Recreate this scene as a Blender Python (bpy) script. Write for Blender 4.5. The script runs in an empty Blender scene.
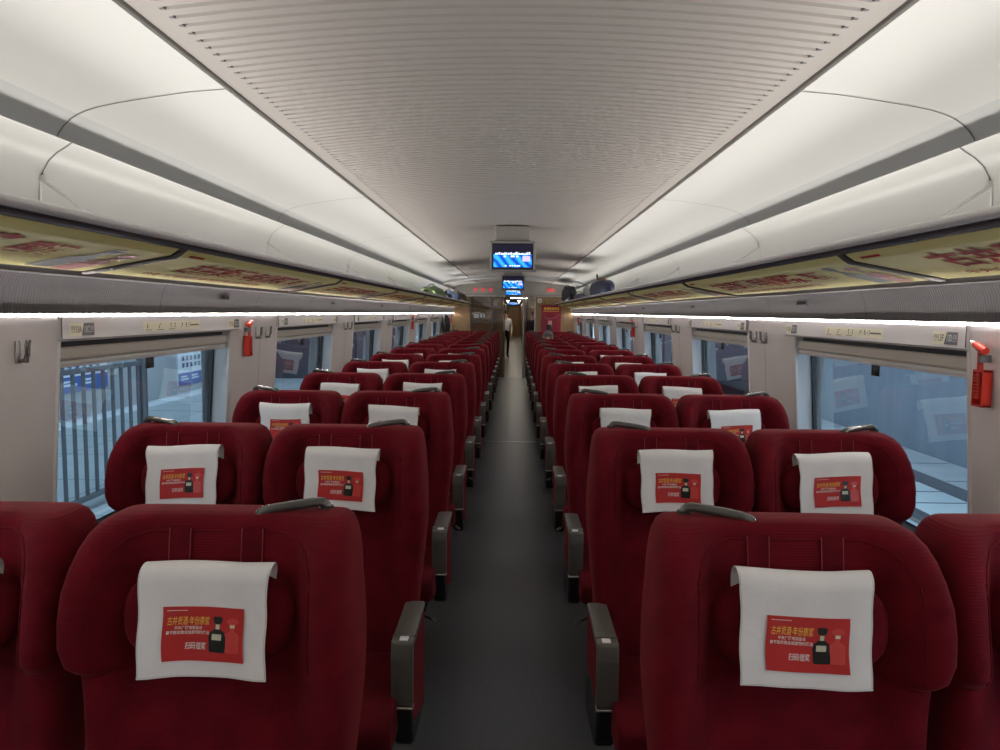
import bpy, math, random
from mathutils import Vector, Matrix
from math import sin, cos, pi, radians
R = random.Random(7)
LAMP = 47
LIP_FILL = 38
sc = bpy.context.scene
COL = sc.collection
E = 1.62                      # eye height
P = 1.115                     # seat row pitch
WP = 2.245                     # window module
Y0, Y1 = -3.0, 18.2           # saloon ends

# ------------------------------------------------------------------ materials
def mat(name, col, rough=.5, metal=0, spec=.5, sheen=0, coat=0, emit=None, es=0):
    m = bpy.data.materials.new(name); m.use_nodes = True
    b = m.node_tree.nodes['Principled BSDF']
    b.inputs['Base Color'].default_value = (*col, 1)
    b.inputs['Roughness'].default_value = rough
    b.inputs['Metallic'].default_value = metal
    b.inputs['Specular IOR Level'].default_value = spec
    b.inputs['Sheen Weight'].default_value = sheen
    b.inputs['Sheen Roughness'].default_value = .4
    b.inputs['Coat Weight'].default_value = coat
    if emit:
        b.inputs['Emission Color'].default_value = (*emit, 1); b.inputs['Emission Strength'].default_value = es
    return m
def N(m, t, **kw):
    n = m.node_tree.nodes.new(t)
    for k, v in kw.items():
        if k in n.inputs: n.inputs[k].default_value = v
        else: setattr(n, k, v)
    return n
def L(m, a, b): m.node_tree.links.new(a, b)
def noise_col(m, c1, c2, scale=8, detail=3, stretch=(1,1,1), bump=0, bscale=60):
    b = m.node_tree.nodes['Principled BSDF']
    tc = N(m, 'ShaderNodeTexCoord'); mp = N(m, 'ShaderNodeMapping'); mp.inputs['Scale'].default_value = stretch
    L(m, tc.outputs['Object'], mp.inputs['Vector'])
    no = N(m, 'ShaderNodeTexNoise'); no.inputs['Scale'].default_value = scale; no.inputs['Detail'].default_value = detail
    L(m, mp.outputs[0], no.inputs['Vector'])
    r = N(m, 'ShaderNodeValToRGB'); r.color_ramp.elements[0].color = (*c1, 1); r.color_ramp.elements[1].color = (*c2, 1)
    r.color_ramp.elements[0].position = .3; r.color_ramp.elements[1].position = .7
    L(m, no.outputs['Fac'], r.inputs['Fac']); L(m, r.outputs['Color'], b.inputs['Base Color'])
    if bump:
        n2 = N(m, 'ShaderNodeTexNoise'); n2.inputs['Scale'].default_value = bscale; L(m, tc.outputs['Object'], n2.inputs['Vector'])
        bp = N(m, 'ShaderNodeBump'); bp.inputs['Strength'].default_value = bump; bp.inputs['Distance'].default_value = .01
        L(m, n2.outputs['Fac'], bp.inputs['Height']); L(m, bp.outputs[0], b.inputs['Normal'])
    return m
def wave_bump(m, axis, scale, strength, dist=.002):
    b = m.node_tree.nodes['Principled BSDF']
    tc = N(m, 'ShaderNodeTexCoord'); w = N(m, 'ShaderNodeTexWave', bands_direction=axis); w.inputs['Scale'].default_value = scale
    L(m, tc.outputs['Object'], w.inputs['Vector'])
    bp = N(m, 'ShaderNodeBump'); bp.inputs['Strength'].default_value = strength; bp.inputs['Distance'].default_value = dist
    L(m, w.outputs['Fac'], bp.inputs['Height']); L(m, bp.outputs[0], b.inputs['Normal'])
    return m

M = {}
M['velvet'] = noise_col(mat('velvet', (.13,.006,.012), .8, spec=.1, sheen=.16), (.098,.0035,.0085), (.15,.0055,.0125), 14, 4)
M['velvet'].node_tree.nodes['Principled BSDF'].inputs['Sheen Tint'].default_value = (1,.25,.25,1)
wave_bump(M['velvet'], 'Z', 60, .2)
M['velvet_plain'] = noise_col(mat('velvet_plain', (.1,.005,.01), .8, spec=.1, sheen=.14), (.080,.003,.0075), (.125,.0045,.0105), 10, 4)
M['velvet_plain'].node_tree.nodes['Principled BSDF'].inputs['Sheen Tint'].default_value = (1,.25,.25,1)
M['stitch'] = mat('stitch', (.26,.03,.035), .7)
M['cover'] = noise_col(mat('cover', (.8,.79,.78), .85, sheen=.1), (.77,.755,.75), (.85,.835,.825), 9, 3, bump=.12, bscale=45)
M['print_red'] = mat('print_red', (.5,.018,.016), .6)
M['gold'] = mat('gold_print', (.9,.55,.08), .5)
M['white_print'] = mat('white_print', (.85,.8,.76), .6)
M['bottle_dark'] = mat('bottle_dark', (.008,.012,.01), .3)
M['bottle_red'] = mat('bottle_red', (.62,.06,.05), .3)
M['pale_label'] = mat('pale_label', (.6,.6,.45), .5)
M['grey_plastic'] = mat('grey_plastic', (.115,.107,.093), .38)
M['handle'] = mat('handle_grey', (.07,.066,.06), .22, spec=.7, coat=.3)
M['black_plastic'] = mat('black_plastic', (.012,.012,.013), .45)
M['metal'] = mat('metal', (.55,.55,.53), .3, metal=1)
M['dark_metal'] = mat('dark_metal', (.25,.24,.23), .35, metal=1)
M['alu'] = mat('alu', (.62,.61,.6), .28, metal=.7)
M['rail_white'] = mat('rail_white', (.66,.65,.64), .3, metal=.2)
M['tv_grey'] = mat('tv_grey', (.3,.3,.28), .5)
M['wall'] = noise_col(mat('wall_panel', (.5,.46,.45), .5), (.78,.73,.712), (.82,.77,.75), 3, 2)
M['trimwall'] = mat('trim_wall', (.74,.71,.70), .45)
M['ceil'] = mat('ceil_white', (.50,.495,.475), .42, spec=.4)
M['ceil_grey'] = mat('ceil_slatted', (.345,.318,.292), .5, spec=.35)
M['rackback'] = mat('rack_back', (.46,.455,.435), .3, spec=.5)
M['band'] = mat('ceil_band', (.40,.405,.40), .4)  # ceiling paint greyed for the outer curve, shade put into the colour
M['cove'] = mat('cove_grey', (.115,.108,.11), .55)
wave_bump(M['cove'], 'Y', 22, .5, .003)
M['seam'] = mat('seam', (.10,.10,.10), .6)
M['cream'] = mat('cream_panel', (.82,.76,.31), .5, spec=.2)
M['ad_red'] = mat('ad_red', (.36,.012,.008), .6, spec=.1)
M['ad_grey'] = mat('ad_bottle_grey', (.06,.07,.07), .4)
M['ad_rose'] = mat('ad_bottle_rose', (.45,.10,.08), .4)
M['plum'] = mat('plum', (.022,.011,.016), .6, spec=.15)
M['blind'] = mat('blind', (.68,.64,.57), .6)
M['blindbar'] = mat('blind_bar', (.78,.77,.75), .3)
M['gap'] = mat('gap_dark', (.02,.02,.025), .6)
M['rubber'] = mat('rubber', (.012,.014,.018), .4)
M['reveal'] = mat('reveal', (.66,.67,.68), .4)
M['floor'] = noise_col(mat('floor', (.04,.042,.044), .33, spec=.5), (.058,.060,.063), (.074,.076,.079), 40, 5, bump=.05, bscale=200)
M['floor_end'] = noise_col(mat('floor_end', (.22,.2,.17), .3), (.2,.18,.15), (.24,.22,.19), 12, 3)
M['wood'] = noise_col(mat('wood', (.2,.12,.05), .35), (.24,.15,.07), (.36,.23,.115), 5, 4, (6,6,.6))
M['sign_cream'] = mat('sign_cream', (.86,.81,.62), .5)
M['sign_grey'] = mat('sign_grey', (.13,.13,.135), .5)
M['sign_ink'] = mat('sign_ink', (.09,.085,.08), .6)
M['white'] = mat('white', (.78,.78,.78), .5)
M['hammer_red'] = mat('hammer_red', (.62,.035,.02), .35)
M['poster'] = mat('poster_red', (.3,.01,.03), .4)
M['poster_pink'] = mat('poster_pink', (.6,.3,.33), .4)
M['led'] = mat('led_red', (.3,.02,.02), .4, emit=(1,.05,.07), es=.45)
M['strip'] = mat('led_strip', (1,1,1), .5, emit=(1,.95,.93), es=130)
M['lampwarm'] = mat('lamp_panel', (1,1,1), .5, emit=(1,.9,.75), es=9)
M['scr_dark'] = mat('screen_dark', (.01,.01,.02), .2, emit=(.006,.005,.02), es=.6)
M['scr_white'] = mat('screen_white', (.5,.5,.5), .2, emit=(.75,.85,1), es=1.1)
M['scr_pink'] = mat('screen_pink', (.5,.5,.5), .2, emit=(.45,.35,.75), es=1)
m = mat('screen_blue', (.0,.05,.3), .2, emit=(.02,.2,.9), es=1.1)
tc = N(m, 'ShaderNodeTexCoord'); w = N(m, 'ShaderNodeTexWave', bands_direction='DIAGONAL'); w.inputs['Scale'].default_value = 7; w.inputs['Distortion'].default_value = 3
L(m, tc.outputs['Object'], w.inputs['Vector'])
rr = N(m, 'ShaderNodeValToRGB'); rr.color_ramp.elements[0].color = (.0,.03,.35,1); rr.color_ramp.elements[1].color = (.03,.38,1,1)
L(m, w.outputs['Fac'], rr.inputs['Fac']); L(m, rr.outputs['Color'], m.node_tree.nodes['Principled BSDF'].inputs['Emission Color'])
M['scr_blue'] = m
def glass(name, tint, extra=.0):
    m = bpy.data.materials.new(name); m.use_nodes = True; nt = m.node_tree; nt.nodes.clear()
    o = nt.nodes.new('ShaderNodeOutputMaterial'); mx = nt.nodes.new('ShaderNodeMixShader')
    t = nt.nodes.new('ShaderNodeBsdfTransparent'); t.inputs[0].default_value = (*tint, 1)
    g = nt.nodes.new('ShaderNodeBsdfGlossy'); g.inputs['Roughness'].default_value = .02; g.inputs[0].default_value = (1,1,1,1)
    f = nt.nodes.new('ShaderNodeFresnel'); f.inputs[0].default_value = 1.6
    ad = nt.nodes.new('ShaderNodeMath'); ad.operation = 'ADD'; ad.inputs[1].default_value = extra; ad.use_clamp = True
    nt.links.new(f.outputs[0], ad.inputs[0]); nt.links.new(ad.outputs[0], mx.inputs[0])
    nt.links.new(t.outputs[0], mx.inputs[1]); nt.links.new(g.outputs[0], mx.inputs[2]); nt.links.new(mx.outputs[0], o.inputs[0])
    return m
M['glass'] = glass('window_glass', (.68,.77,.81), .05)
M['glass_clear'] = glass('partition_glass', (.96,.95,.93), .0)
# outside
M['tile'] = noise_col(mat('platform_tile', (.5,.58,.6), .5), (.46,.55,.58), (.55,.62,.64), 2, 3)
M['fence'] = mat('fence_steel', (.12,.145,.16), .4, metal=.2)
M['conc'] = noise_col(mat('concrete', (.35,.38,.4), .8), (.3,.34,.36), (.4,.43,.45), 1.5, 5)
M['conc_dark'] = noise_col(mat('concrete_dark', (.08,.09,.11), .8), (.075,.085,.1), (.1,.11,.13), 1.5, 5)
M['steel_blue'] = noise_col(mat('grey_blue_wall', (.16,.21,.26), .5), (.11,.145,.18), (.15,.185,.22), 1, 3, (1,4,.3))
M['board_white'] = mat('board_white', (.72,.8,.86), .4)
M['board_blue'] = mat('board_blue', (.04,.12,.38), .4)
M['ink_blue'] = mat('ink_blue', (.05,.09,.2), .5)
# luggage / people
M['green'] = noise_col(mat('green_cloth', (.16,.24,.08), .8), (.12,.19,.06), (.26,.34,.16), 20, 3)
M['bluebag'] = mat('blue_bag', (.22,.32,.62), .6)
M['blackbag'] = mat('black_bag', (.008,.008,.01), .6)
M['navybag'] = mat('navy_bag', (.02,.025,.07), .5)
M['whitebag'] = mat('white_bag', (.6,.6,.52), .6)
M['brown'] = mat('brown_trim', (.3,.16,.09), .6)
M['skin'] = mat('skin', (.55,.32,.22), .55)
M['hair'] = mat('hair', (.012,.01,.009), .6)
M['hairgrey'] = mat('hair_grey', (.2,.18,.17), .7)
M['shirtwhite'] = mat('shirt_white', (.65,.65,.65), .8)
M['navy'] = mat('navy_cloth', (.015,.025,.06), .8)
M['trousers'] = mat('trousers', (.01,.01,.014), .8)

# ------------------------------------------------------------------ mesh helpers
class MB:
    def __init__(s): s.v=[]; s.f=[]; s.m=[]
    def add(s, vs, fs, mi=0):
        o=len(s.v); s.v += [tuple(v) for v in vs]; s.f += [tuple(i+o for i in f) for f in fs]; s.m += [mi]*len(fs)
    def box(s, x0,x1,y0,y1,z0,z1, mi=0, b=0):
        if b <= 0:
            vs=[(x,y,z) for x in (x0,x1) for y in (y0,y1) for z in (z0,z1)]
            s.add(vs, [(0,1,3,2),(4,6,7,5),(0,4,5,1),(2,3,7,6),(0,2,6,4),(1,5,7,3)], mi); return
        b=min(b,(x1-x0)/2.01,(y1-y0)/2.01,(z1-z0)/2.01)
        # chamfered box: rings along z
        def ring(z, i): 
            a=[(x0+i+b,y0+i),(x1-i-b,y0+i),(x1-i,y0+i+b),(x1-i,y1-i-b),(x1-i-b,y1-i),(x0+i+b,y1-i),(x0+i,y1-i-b),(x0+i,y0+i+b)]
            return [(p[0],p[1],z) for p in a]
        rs=[ring(z0,b*.98/1.0 if False else b*.5),ring(z0+b*.5,0),ring(z1-b*.5,0),ring(z1,b*.5)]
        vs=[p for r in rs for p in r]; fs=[]
        for k in range(3):
            for j in range(8): fs.append((k*8+j,k*8+(j+1)%8,(k+1)*8+(j+1)%8,(k+1)*8+j))
        fs.append(tuple(range(7,-1,-1))); fs.append(tuple(range(24,32)))
        s.add(vs,fs,mi)
    def grid(s, fn, nu, nv, mi=0, flip=False):
        vs=[fn(i/nu,j/nv) for i in range(nu+1) for j in range(nv+1)]; fs=[]
        for i in range(nu):
            for j in range(nv):
                a=i*(nv+1)+j; q=(a,a+nv+1,a+nv+2,a+1); fs.append(q[::-1] if flip else q)
        s.add(vs,fs,mi)
    def loops(s, rings, cap=True, mi=0):
        n=len(rings[0]); vs=[p for r in rings for p in r]; fs=[]
        for k in range(len(rings)-1):
            for j in range(n): fs.append((k*n+j,k*n+(j+1)%n,(k+1)*n+(j+1)%n,(k+1)*n+j))
        if cap: fs.append(tuple(range(n-1,-1,-1))); fs.append(tuple((len(rings)-1)*n+j for j in range(n)))
        s.add(vs,fs,mi)
    def tube(s, pts, r, n=8, mi=0, sx=1, sy=1):
        pts=[Vector(p) for p in pts]; rings=[]
        rs = r if isinstance(r,(list,tuple)) else [r]*len(pts)
        for i,p in enumerate(pts):
            t=(pts[min(i+1,len(pts)-1)]-pts[max(i-1,0)]).normalized()
            up=Vector((0,0,1)) if abs(t.z)<.9 else Vector((0,1,0))
            a=t.cross(up).normalized(); b=a.cross(t).normalized()
            rings.append([tuple(p+a*cos(2*pi*k/n)*rs[i]*sx+b*sin(2*pi*k/n)*rs[i]*sy) for k in range(n)])
        s.loops(rings, True, mi)
    def prof(s, pts, y0, y1, mi=0, th=0, ny=1):
        """open (x,z) profile swept along y, single sheet or with thickness"""
        n=len(pts)
        for k in range(ny):
            a=y0+(y1-y0)*k/ny; b=y0+(y1-y0)*(k+1)/ny
            vs=[(p[0],a,p[1]) for p in pts]+[(p[0],b,p[1]) for p in pts]
            s.add(vs,[(i,i+1,n+i+1,n+i) for i in range(n-1)],mi)
    def sweep(s, poly, y0, y1, mi=0):
        n=len(poly); s.loops([[(p[0],y0,p[1]) for p in poly],[(p[0],y1,p[1]) for p in poly]],True,mi)
    def build(s, name, mats, parent=None, smooth=False, loc=None, weld=False):
        me=bpy.data.meshes.new(name); me.from_pydata(s.v,[],s.f); 
        if not isinstance(mats,(list,tuple)): mats=[mats]
        for k in mats: me.materials.append(M[k] if isinstance(k,str) else k)
        if len(mats)>1: me.polygons.foreach_set('material_index', s.m)
        if weld or smooth:
            import bmesh
            bm=bmesh.new(); bm.from_mesh(me)
            if weld: bmesh.ops.remove_doubles(bm, verts=bm.verts, dist=1e-5)
            bmesh.ops.recalc_face_normals(bm, faces=bm.faces); bm.to_mesh(me); bm.free()
        if smooth:
            me.polygons.foreach_set('use_smooth',[True]*len(me.polygons))
            try: me.set_sharp_from_angle(angle=radians(50 if smooth is True else smooth))
            except Exception: pass
        me.update(); o=bpy.data.objects.new(name,me); COL.objects.link(o)
        if parent: o.parent=parent
        if loc: o.location=loc
        return o
def empty(name, loc=(0,0,0), rz=0):
    o=bpy.data.objects.new(name,None); COL.objects.link(o); o.location=loc; o.rotation_euler=(0,0,rz); o.empty_display_size=.1; return o
def tag(o, label, cat, group=None, kind=None):
    o['label']=label; o['category']=cat
    if group: o['group']=group
    if kind: o['kind']=kind
    return o
def struct(o): o['kind']='structure'; return o
def copy_tree(o, parent=None):
    c=o.copy(); COL.objects.link(c)
    if parent: c.parent=parent
    for ch in KIDS.get(o.name,[]): copy_tree(ch,c)
    return c
KIDS={}
def index_kids():
    KIDS.clear()
    for o in bpy.data.objects:
        if o.parent: KIDS.setdefault(o.parent.name,[]).append(o)

def cr(pts, t):   # Catmull-Rom through tuples, t in 0..1
    n=len(pts)-1; x=min(max(t,0),1)*n; i=min(int(x),n-1); f=x-i
    p0=pts[max(i-1,0)];p1=pts[i];p2=pts[i+1];p3=pts[min(i+2,n)]
    return tuple(.5*((2*b)+(-a+c)*f+(2*a-5*b+4*c-d)*f*f+(-a+3*b-3*c+d)*f**3) for a,b,c,d in zip(p0,p1,p2,p3))
def lerp_table(tab, z):   # smooth table lookup (z descending keys)
    if z>=tab[0][0]: return tab[0][1:]
    for a,b in zip(tab,tab[1:]):
        if z>=b[0]:
            f=(a[0]-z)/(a[0]-b[0]); 
            return tuple(p+(q-p)*f for p,q in zip(a[1:],b[1:]))
    return tab[-1][1:]

_txt={}
def text_mesh(s, bold=0.0, size=1.0, shear=0):
    """returns (verts2d, faces, width, height) normalised so cap height ~1"""
    k=(s,bold,shear)
    if k in _txt: return _txt[k]
    cu=bpy.data.curves.new('t','FONT'); cu.body=s; cu.size=1; cu.offset=bold; cu.resolution_u=2; cu.shear=shear
    ob=bpy.data.objects.new('t',cu); COL.objects.link(ob)
    dg=bpy.context.evaluated_depsgraph_get(); dg.update()
    me=bpy.data.meshes.new_from_object(ob.evaluated_get(dg))
    vs=[(v.co.x,v.co.y) for v in me.vertices]; fs=[tuple(p.vertices) for p in me.polygons]
    bpy.data.objects.remove(ob); bpy.data.curves.remove(cu); bpy.data.meshes.remove(me)
    if not vs: vs=[(0,0),(1,0),(1,1)]; fs=[(0,1,2)]
    x0=min(v[0] for v in vs); x1=max(v[0] for v in vs); y0=min(v[1] for v in vs); y1=max(v[1] for v in vs)
    _txt[k]=([((v[0]-x0)/(x1-x0),(v[1]-y0)/(y1-y0)) for v in vs],fs,x1-x0,y1-y0)
    return _txt[k]
def put_text(mb, s, u0,u1,v0,v1, fn, mi=0, bold=.0, shear=0):
    """fit text in the rectangle u0..u1, v0..v1 of a surface fn(u,v)"""
    vs,fs,w,h=text_mesh(s,bold,1,shear)
    mb.add([fn(u0+(u1-u0)*a, v0+(v1-v0)*b) for a,b in vs],fs,mi)

# ================================================================== SETTING
# floor
mb=MB(); mb.box(-1.62,1.62,Y0,Y1,-.06,0); struct(mb.build('floor','floor'))
mb=MB(); mb.box(-1.62,1.62,Y1,50,-.06,0); struct(mb.build('floor_vestibule','floor_end'))
for i,y in enumerate((9.06,18.1,23.2)):
    mb=MB(); mb.box(-.33 if i<2 else -.5,.33 if i<2 else .9,y-.02,y+.02,.0,.003); struct(mb.build('trim_%d'%(i+1),'metal'))

# walls with window openings
def wx(h): return 1.50+.07*(-.03-h)          # side wall leans outward towards the sill
WTOP, WBOT = -.112, -.88                      # opening (relative to the eye)
def wins(): return [(2.41+WP*k, 3.87+WP*k) for k in range(-1,7)]
def seg(mb,s,ya,yb,h0,h1,off=0,mi=0):
    mb.add([(s*(wx(h0)+off),ya,E+h0),(s*(wx(h0)+off),yb,E+h0),(s*(wx(h1)+off),yb,E+h1),(s*(wx(h1)+off),ya,E+h1)],[(0,1,2,3) if s<0 else (3,2,1,0)],mi)
for s,nm in ((-1,'left'),(1,'right')):
    mb=MB()
    ys=[Y0]+[v for w_ in wins() for v in w_]+[Y1]
    for a,b in zip(ys[::2],ys[1::2]):          # pillars
        seg(mb,s,a,b,WBOT,WTOP)
    seg(mb,s,Y0,Y1,-1.62,WBOT); seg(mb,s,Y0,Y1,WTOP,.0)
    for a,b in wins():                         # outer skin of the window recess
        d=.085
        for (ya,yb,h0,h1) in ((a,a,WBOT,WTOP),(b,b,WBOT,WTOP)):
            mb.add([(s*wx(h0),ya,E+h0),(s*wx(h1),ya,E+h1),(s*(wx(h1)+d),ya,E+h1),(s*(wx(h0)+d),ya,E+h0)],[(0,1,2,3)],1)
        for h in (WBOT,WTOP):
            mb.add([(s*wx(h),a,E+h),(s*wx(h),b,E+h),(s*(wx(h)+d),b,E+h),(s*(wx(h)+d),a,E+h)],[(0,1,2,3)],1)
    # outer body skin so that no light leaks past the panels
    ws=wins()
    xo=s*1.66
    edges=[Y0]+[v for w_ in ws for v in w_]+[Y1]
    for a,b in zip(edges[::2],edges[1::2]):
        mb.add([(xo,a,0),(xo,b,0),(xo,b,E+.9),(xo,a,E+.9)],[(0,1,2,3)],0)
    for a,b in ws:
        mb.add([(xo,a,0),(xo,b,0),(xo,b,E+WBOT-.02),(xo,a,E+WBOT-.02)],[(0,1,2,3)],0)
        mb.add([(xo,a,E+WTOP+.02),(xo,b,E+WTOP+.02),(xo,b,E+.9),(xo,a,E+.9)],[(0,1,2,3)],0)
    struct(mb.build('wall_'+nm,['wall','reveal']))
    # vertical panel joints on the pillars
    mb=MB()
    for k in range(-1,7):
        y=4.355+WP*k
        if y<Y1:
            mb.add([(s*(wx(-.095)-.0015),y-.002,E-.095),(s*(wx(-.095)-.0015),y+.002,E-.095),(s*(wx(-1.4)-.0015),y+.002,E-1.4),(s*(wx(-1.4)-.0015),y-.002,E-1.4)],[(0,1,2,3)])
    struct(mb.build('trim_panel_joint_'+nm,'seam'))
    # valance over each window
    mb=MB()
    for a,b in wins():
        a2,b2=a-.01,b+.13
        x1=wx(-.03)-.012; x2=wx(-.098)-.018
        mb.sweep([(s*(wx(-.03)+.004),E-.028),(s*x1,E-.028),(s*x2,E-.094),(s*x2,E-.103),(s*(wx(-.1)+.004),E-.112)],a2,b2)
    struct(mb.build('trim_valance_'+nm,'trimwall'))
    mb=MB()
    for a,b in wins():                       # dark groove between modules of the valance
        mb.box(*sorted((s*1.489,s*1.4865)),a-.0125,a-.0095,E-.10,E-.03)
    struct(mb.build('trim_valance_gap_'+nm,'seam'))
    # LED strip
    mb=MB(); xs=sorted((s*1.487,s*1.470))
    mb.box(xs[0],xs[1],Y0+.05,Y1-.01,E-.0250,E-.016,1)
    mb.m[-6:]=[1]*6; q=[(s*1.4685,Y0+.05,E-.0205),(s*1.4735,Y0+.05,E-.0255),(s*1.4735,Y1-.01,E-.0255),(s*1.4685,Y1-.01,E-.0205)]; mb.add(q,[(0,1,2,3)] if s>0 else [(3,2,1,0)],0)
    struct(mb.build('trim_light_strip_'+nm,['strip','trimwall']))
    # ribbed cove below the rack
    cp=[(1.435,.113),(1.452,.098),(1.466,.07),(1.475,.035),(1.480,.0),(1.482,-.016),(1.50,-.016)]
    mb=MB(); mb.prof([(s*x,E+h) for x,h in cp],Y0,Y1); o=mb.build('trim_cove_'+nm,'cove',smooth=30); struct(o)
    mb=MB()
    for k in range(-1,8):
        for dy in (0,1.1):
            y=1.96+WP*k+dy
            if y<Y1:
                mb.add([(s*(x-.0012),y+q,E+h-.0008) for x,h in cp[:6] for q in (-.002,.002)],[(2*i,2*i+1,2*i+3,2*i+2) for i in range(5)])
    struct(mb.build('trim_cove_joint_'+nm,'gap'))

# ceiling: slatted centre, smooth flanks
CX=[-.85+1.7*i/12 for i in range(13)]
def cz(x): return E+.735+.05*(1-(x/.85)**2)
mb=MB(); pitch=.0535; y=-1.2
rows=[]
while y<Y1-.06:
    rows += [(y,0),(y+.034,0),(y+.039,.007),(y+.0485,.007)]; y+=pitch
rows.append((y,0))
n=len(CX); vs=[(x,yy,cz(x)+d) for yy,d in rows for x in CX]
mb.add(vs,[(r*n+i,r*n+i+1,(r+1)*n+i+1,(r+1)*n+i) for r in range(len(rows)-1) for i in range(n-1)],0)
for s in (-1,1):       # groove ends
    yy=-1.2
    while yy<Y1-.06:
        mb.add([(s*.85,yy+.034,cz(.85)),(s*.85,yy+.039,cz(.85)+.007),(s*.85,yy+.0485,cz(.85)+.007),(s*.85,yy+.0535,cz(.85))],[(0,1,2,3)],1)
        mb.add([(s*.85,yy+.036,cz(.85)-.0006),(s*.862,yy+.037,cz(.85)-.0012),(s*.862,yy+.0475,cz(.85)-.0012),(s*.85,yy+.0505,cz(.85)-.0006)],[(0,1,2,3)],1)
        yy+=pitch
    mb.prof([(s*.85,cz(.85)),(s*.90,E+.730),(s*.914,E+.726),(s*.916,E+.750)],-1.2,Y1,0)
mb.prof([(-.94,E+.745),(0,E+.80),(.94,E+.745)],Y0,-1.2,0)
struct(mb.build('ceiling',['ceil_grey','seam'],smooth=25))
flank=[(.925,.75),(.936,.75),(.938,.722),(1.06,.712),(1.18,.695),(1.30,.676),(1.36,.664),(1.40,.652),(1.43,.639),(1.455,.624),(1.48,.602),(1.50,.575),(1.512,.53)]
for s,nm in ((-1,'left'),(1,'right')):
    mb=MB()
    mb.prof([(s*x,E+h) for x,h in flank[:2]],Y0,Y1,1)
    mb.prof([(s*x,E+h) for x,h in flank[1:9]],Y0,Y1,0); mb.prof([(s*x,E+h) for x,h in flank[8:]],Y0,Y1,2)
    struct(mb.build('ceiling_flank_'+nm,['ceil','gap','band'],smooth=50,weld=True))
    back=[(1.51,.545),(1.475,.545),(1.462,.552),(1.455,.547),(1.47,.536),(1.505,.515),(1.535,.488),(1.555,.455),(1.565,.42),(1.57,.38),(1.57,.15)]
    mb=MB(); mb.prof([(s*x,E+h) for x,h in back],Y0,Y1)
    struct(mb.build('wall_rack_back_'+nm,'rackback',smooth=50))
    mb=MB()   # joints between the modules
    for k in range(-2,8):
        y=2.44+WP*k
        if y>Y1: break
        for tab,o_ in ((flank[2:],.0015),(back[2:-1],.0015)):
            pts=[(s*(x-o_*.7),E+h-o_*.7) for x,h in tab]
            mb.add([(x,y+q,z) for x,z in pts for q in (-.003,.003)],[(2*i,2*i+1,2*i+3,2*i+2) for i in range(len(pts)-1)])
    struct(mb.build('trim_ceiling_joint_'+nm,'seam'))
# arched step near the far end + transverse joints
mb=MB()
arch=[(-1.49,.60),(-1.44,.63),(-1.3,.668),(-.94,.716),(-.5,.755),(0,.77),(.5,.755),(.94,.716),(1.3,.668),(1.44,.63),(1.49,.60)]
n=len(arch)
for ya,yb,dz in ((15.3,15.75,.035),):
    lo=[(x,ya,E+h-dz) for x,h in arch]+[(x,yb,E+h-dz) for x,h in arch]
    mb.add(lo,[(i,i+1,n+i+1,n+i) for i in range(n-1)])
    for yy in (ya,yb):
        mb.add([(x,yy,E+h-dz) for x,h in arch]+[(x,yy,E+h+.05) for x,h in arch],[(i,i+1,n+i+1,n+i) for i in range(n-1)])
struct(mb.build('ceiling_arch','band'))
# upper shell and end walls (closed room)
mb=MB(); mb.box(-1.66,1.66,Y0,Y1,E+.86,E+.9); struct(mb.build('ceiling_shell','ceil'))
mb=MB(); mb.box(-1.66,1.66,Y0-.05,Y0,0,E+.9); struct(mb.build('wall_back','wall'))

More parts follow.
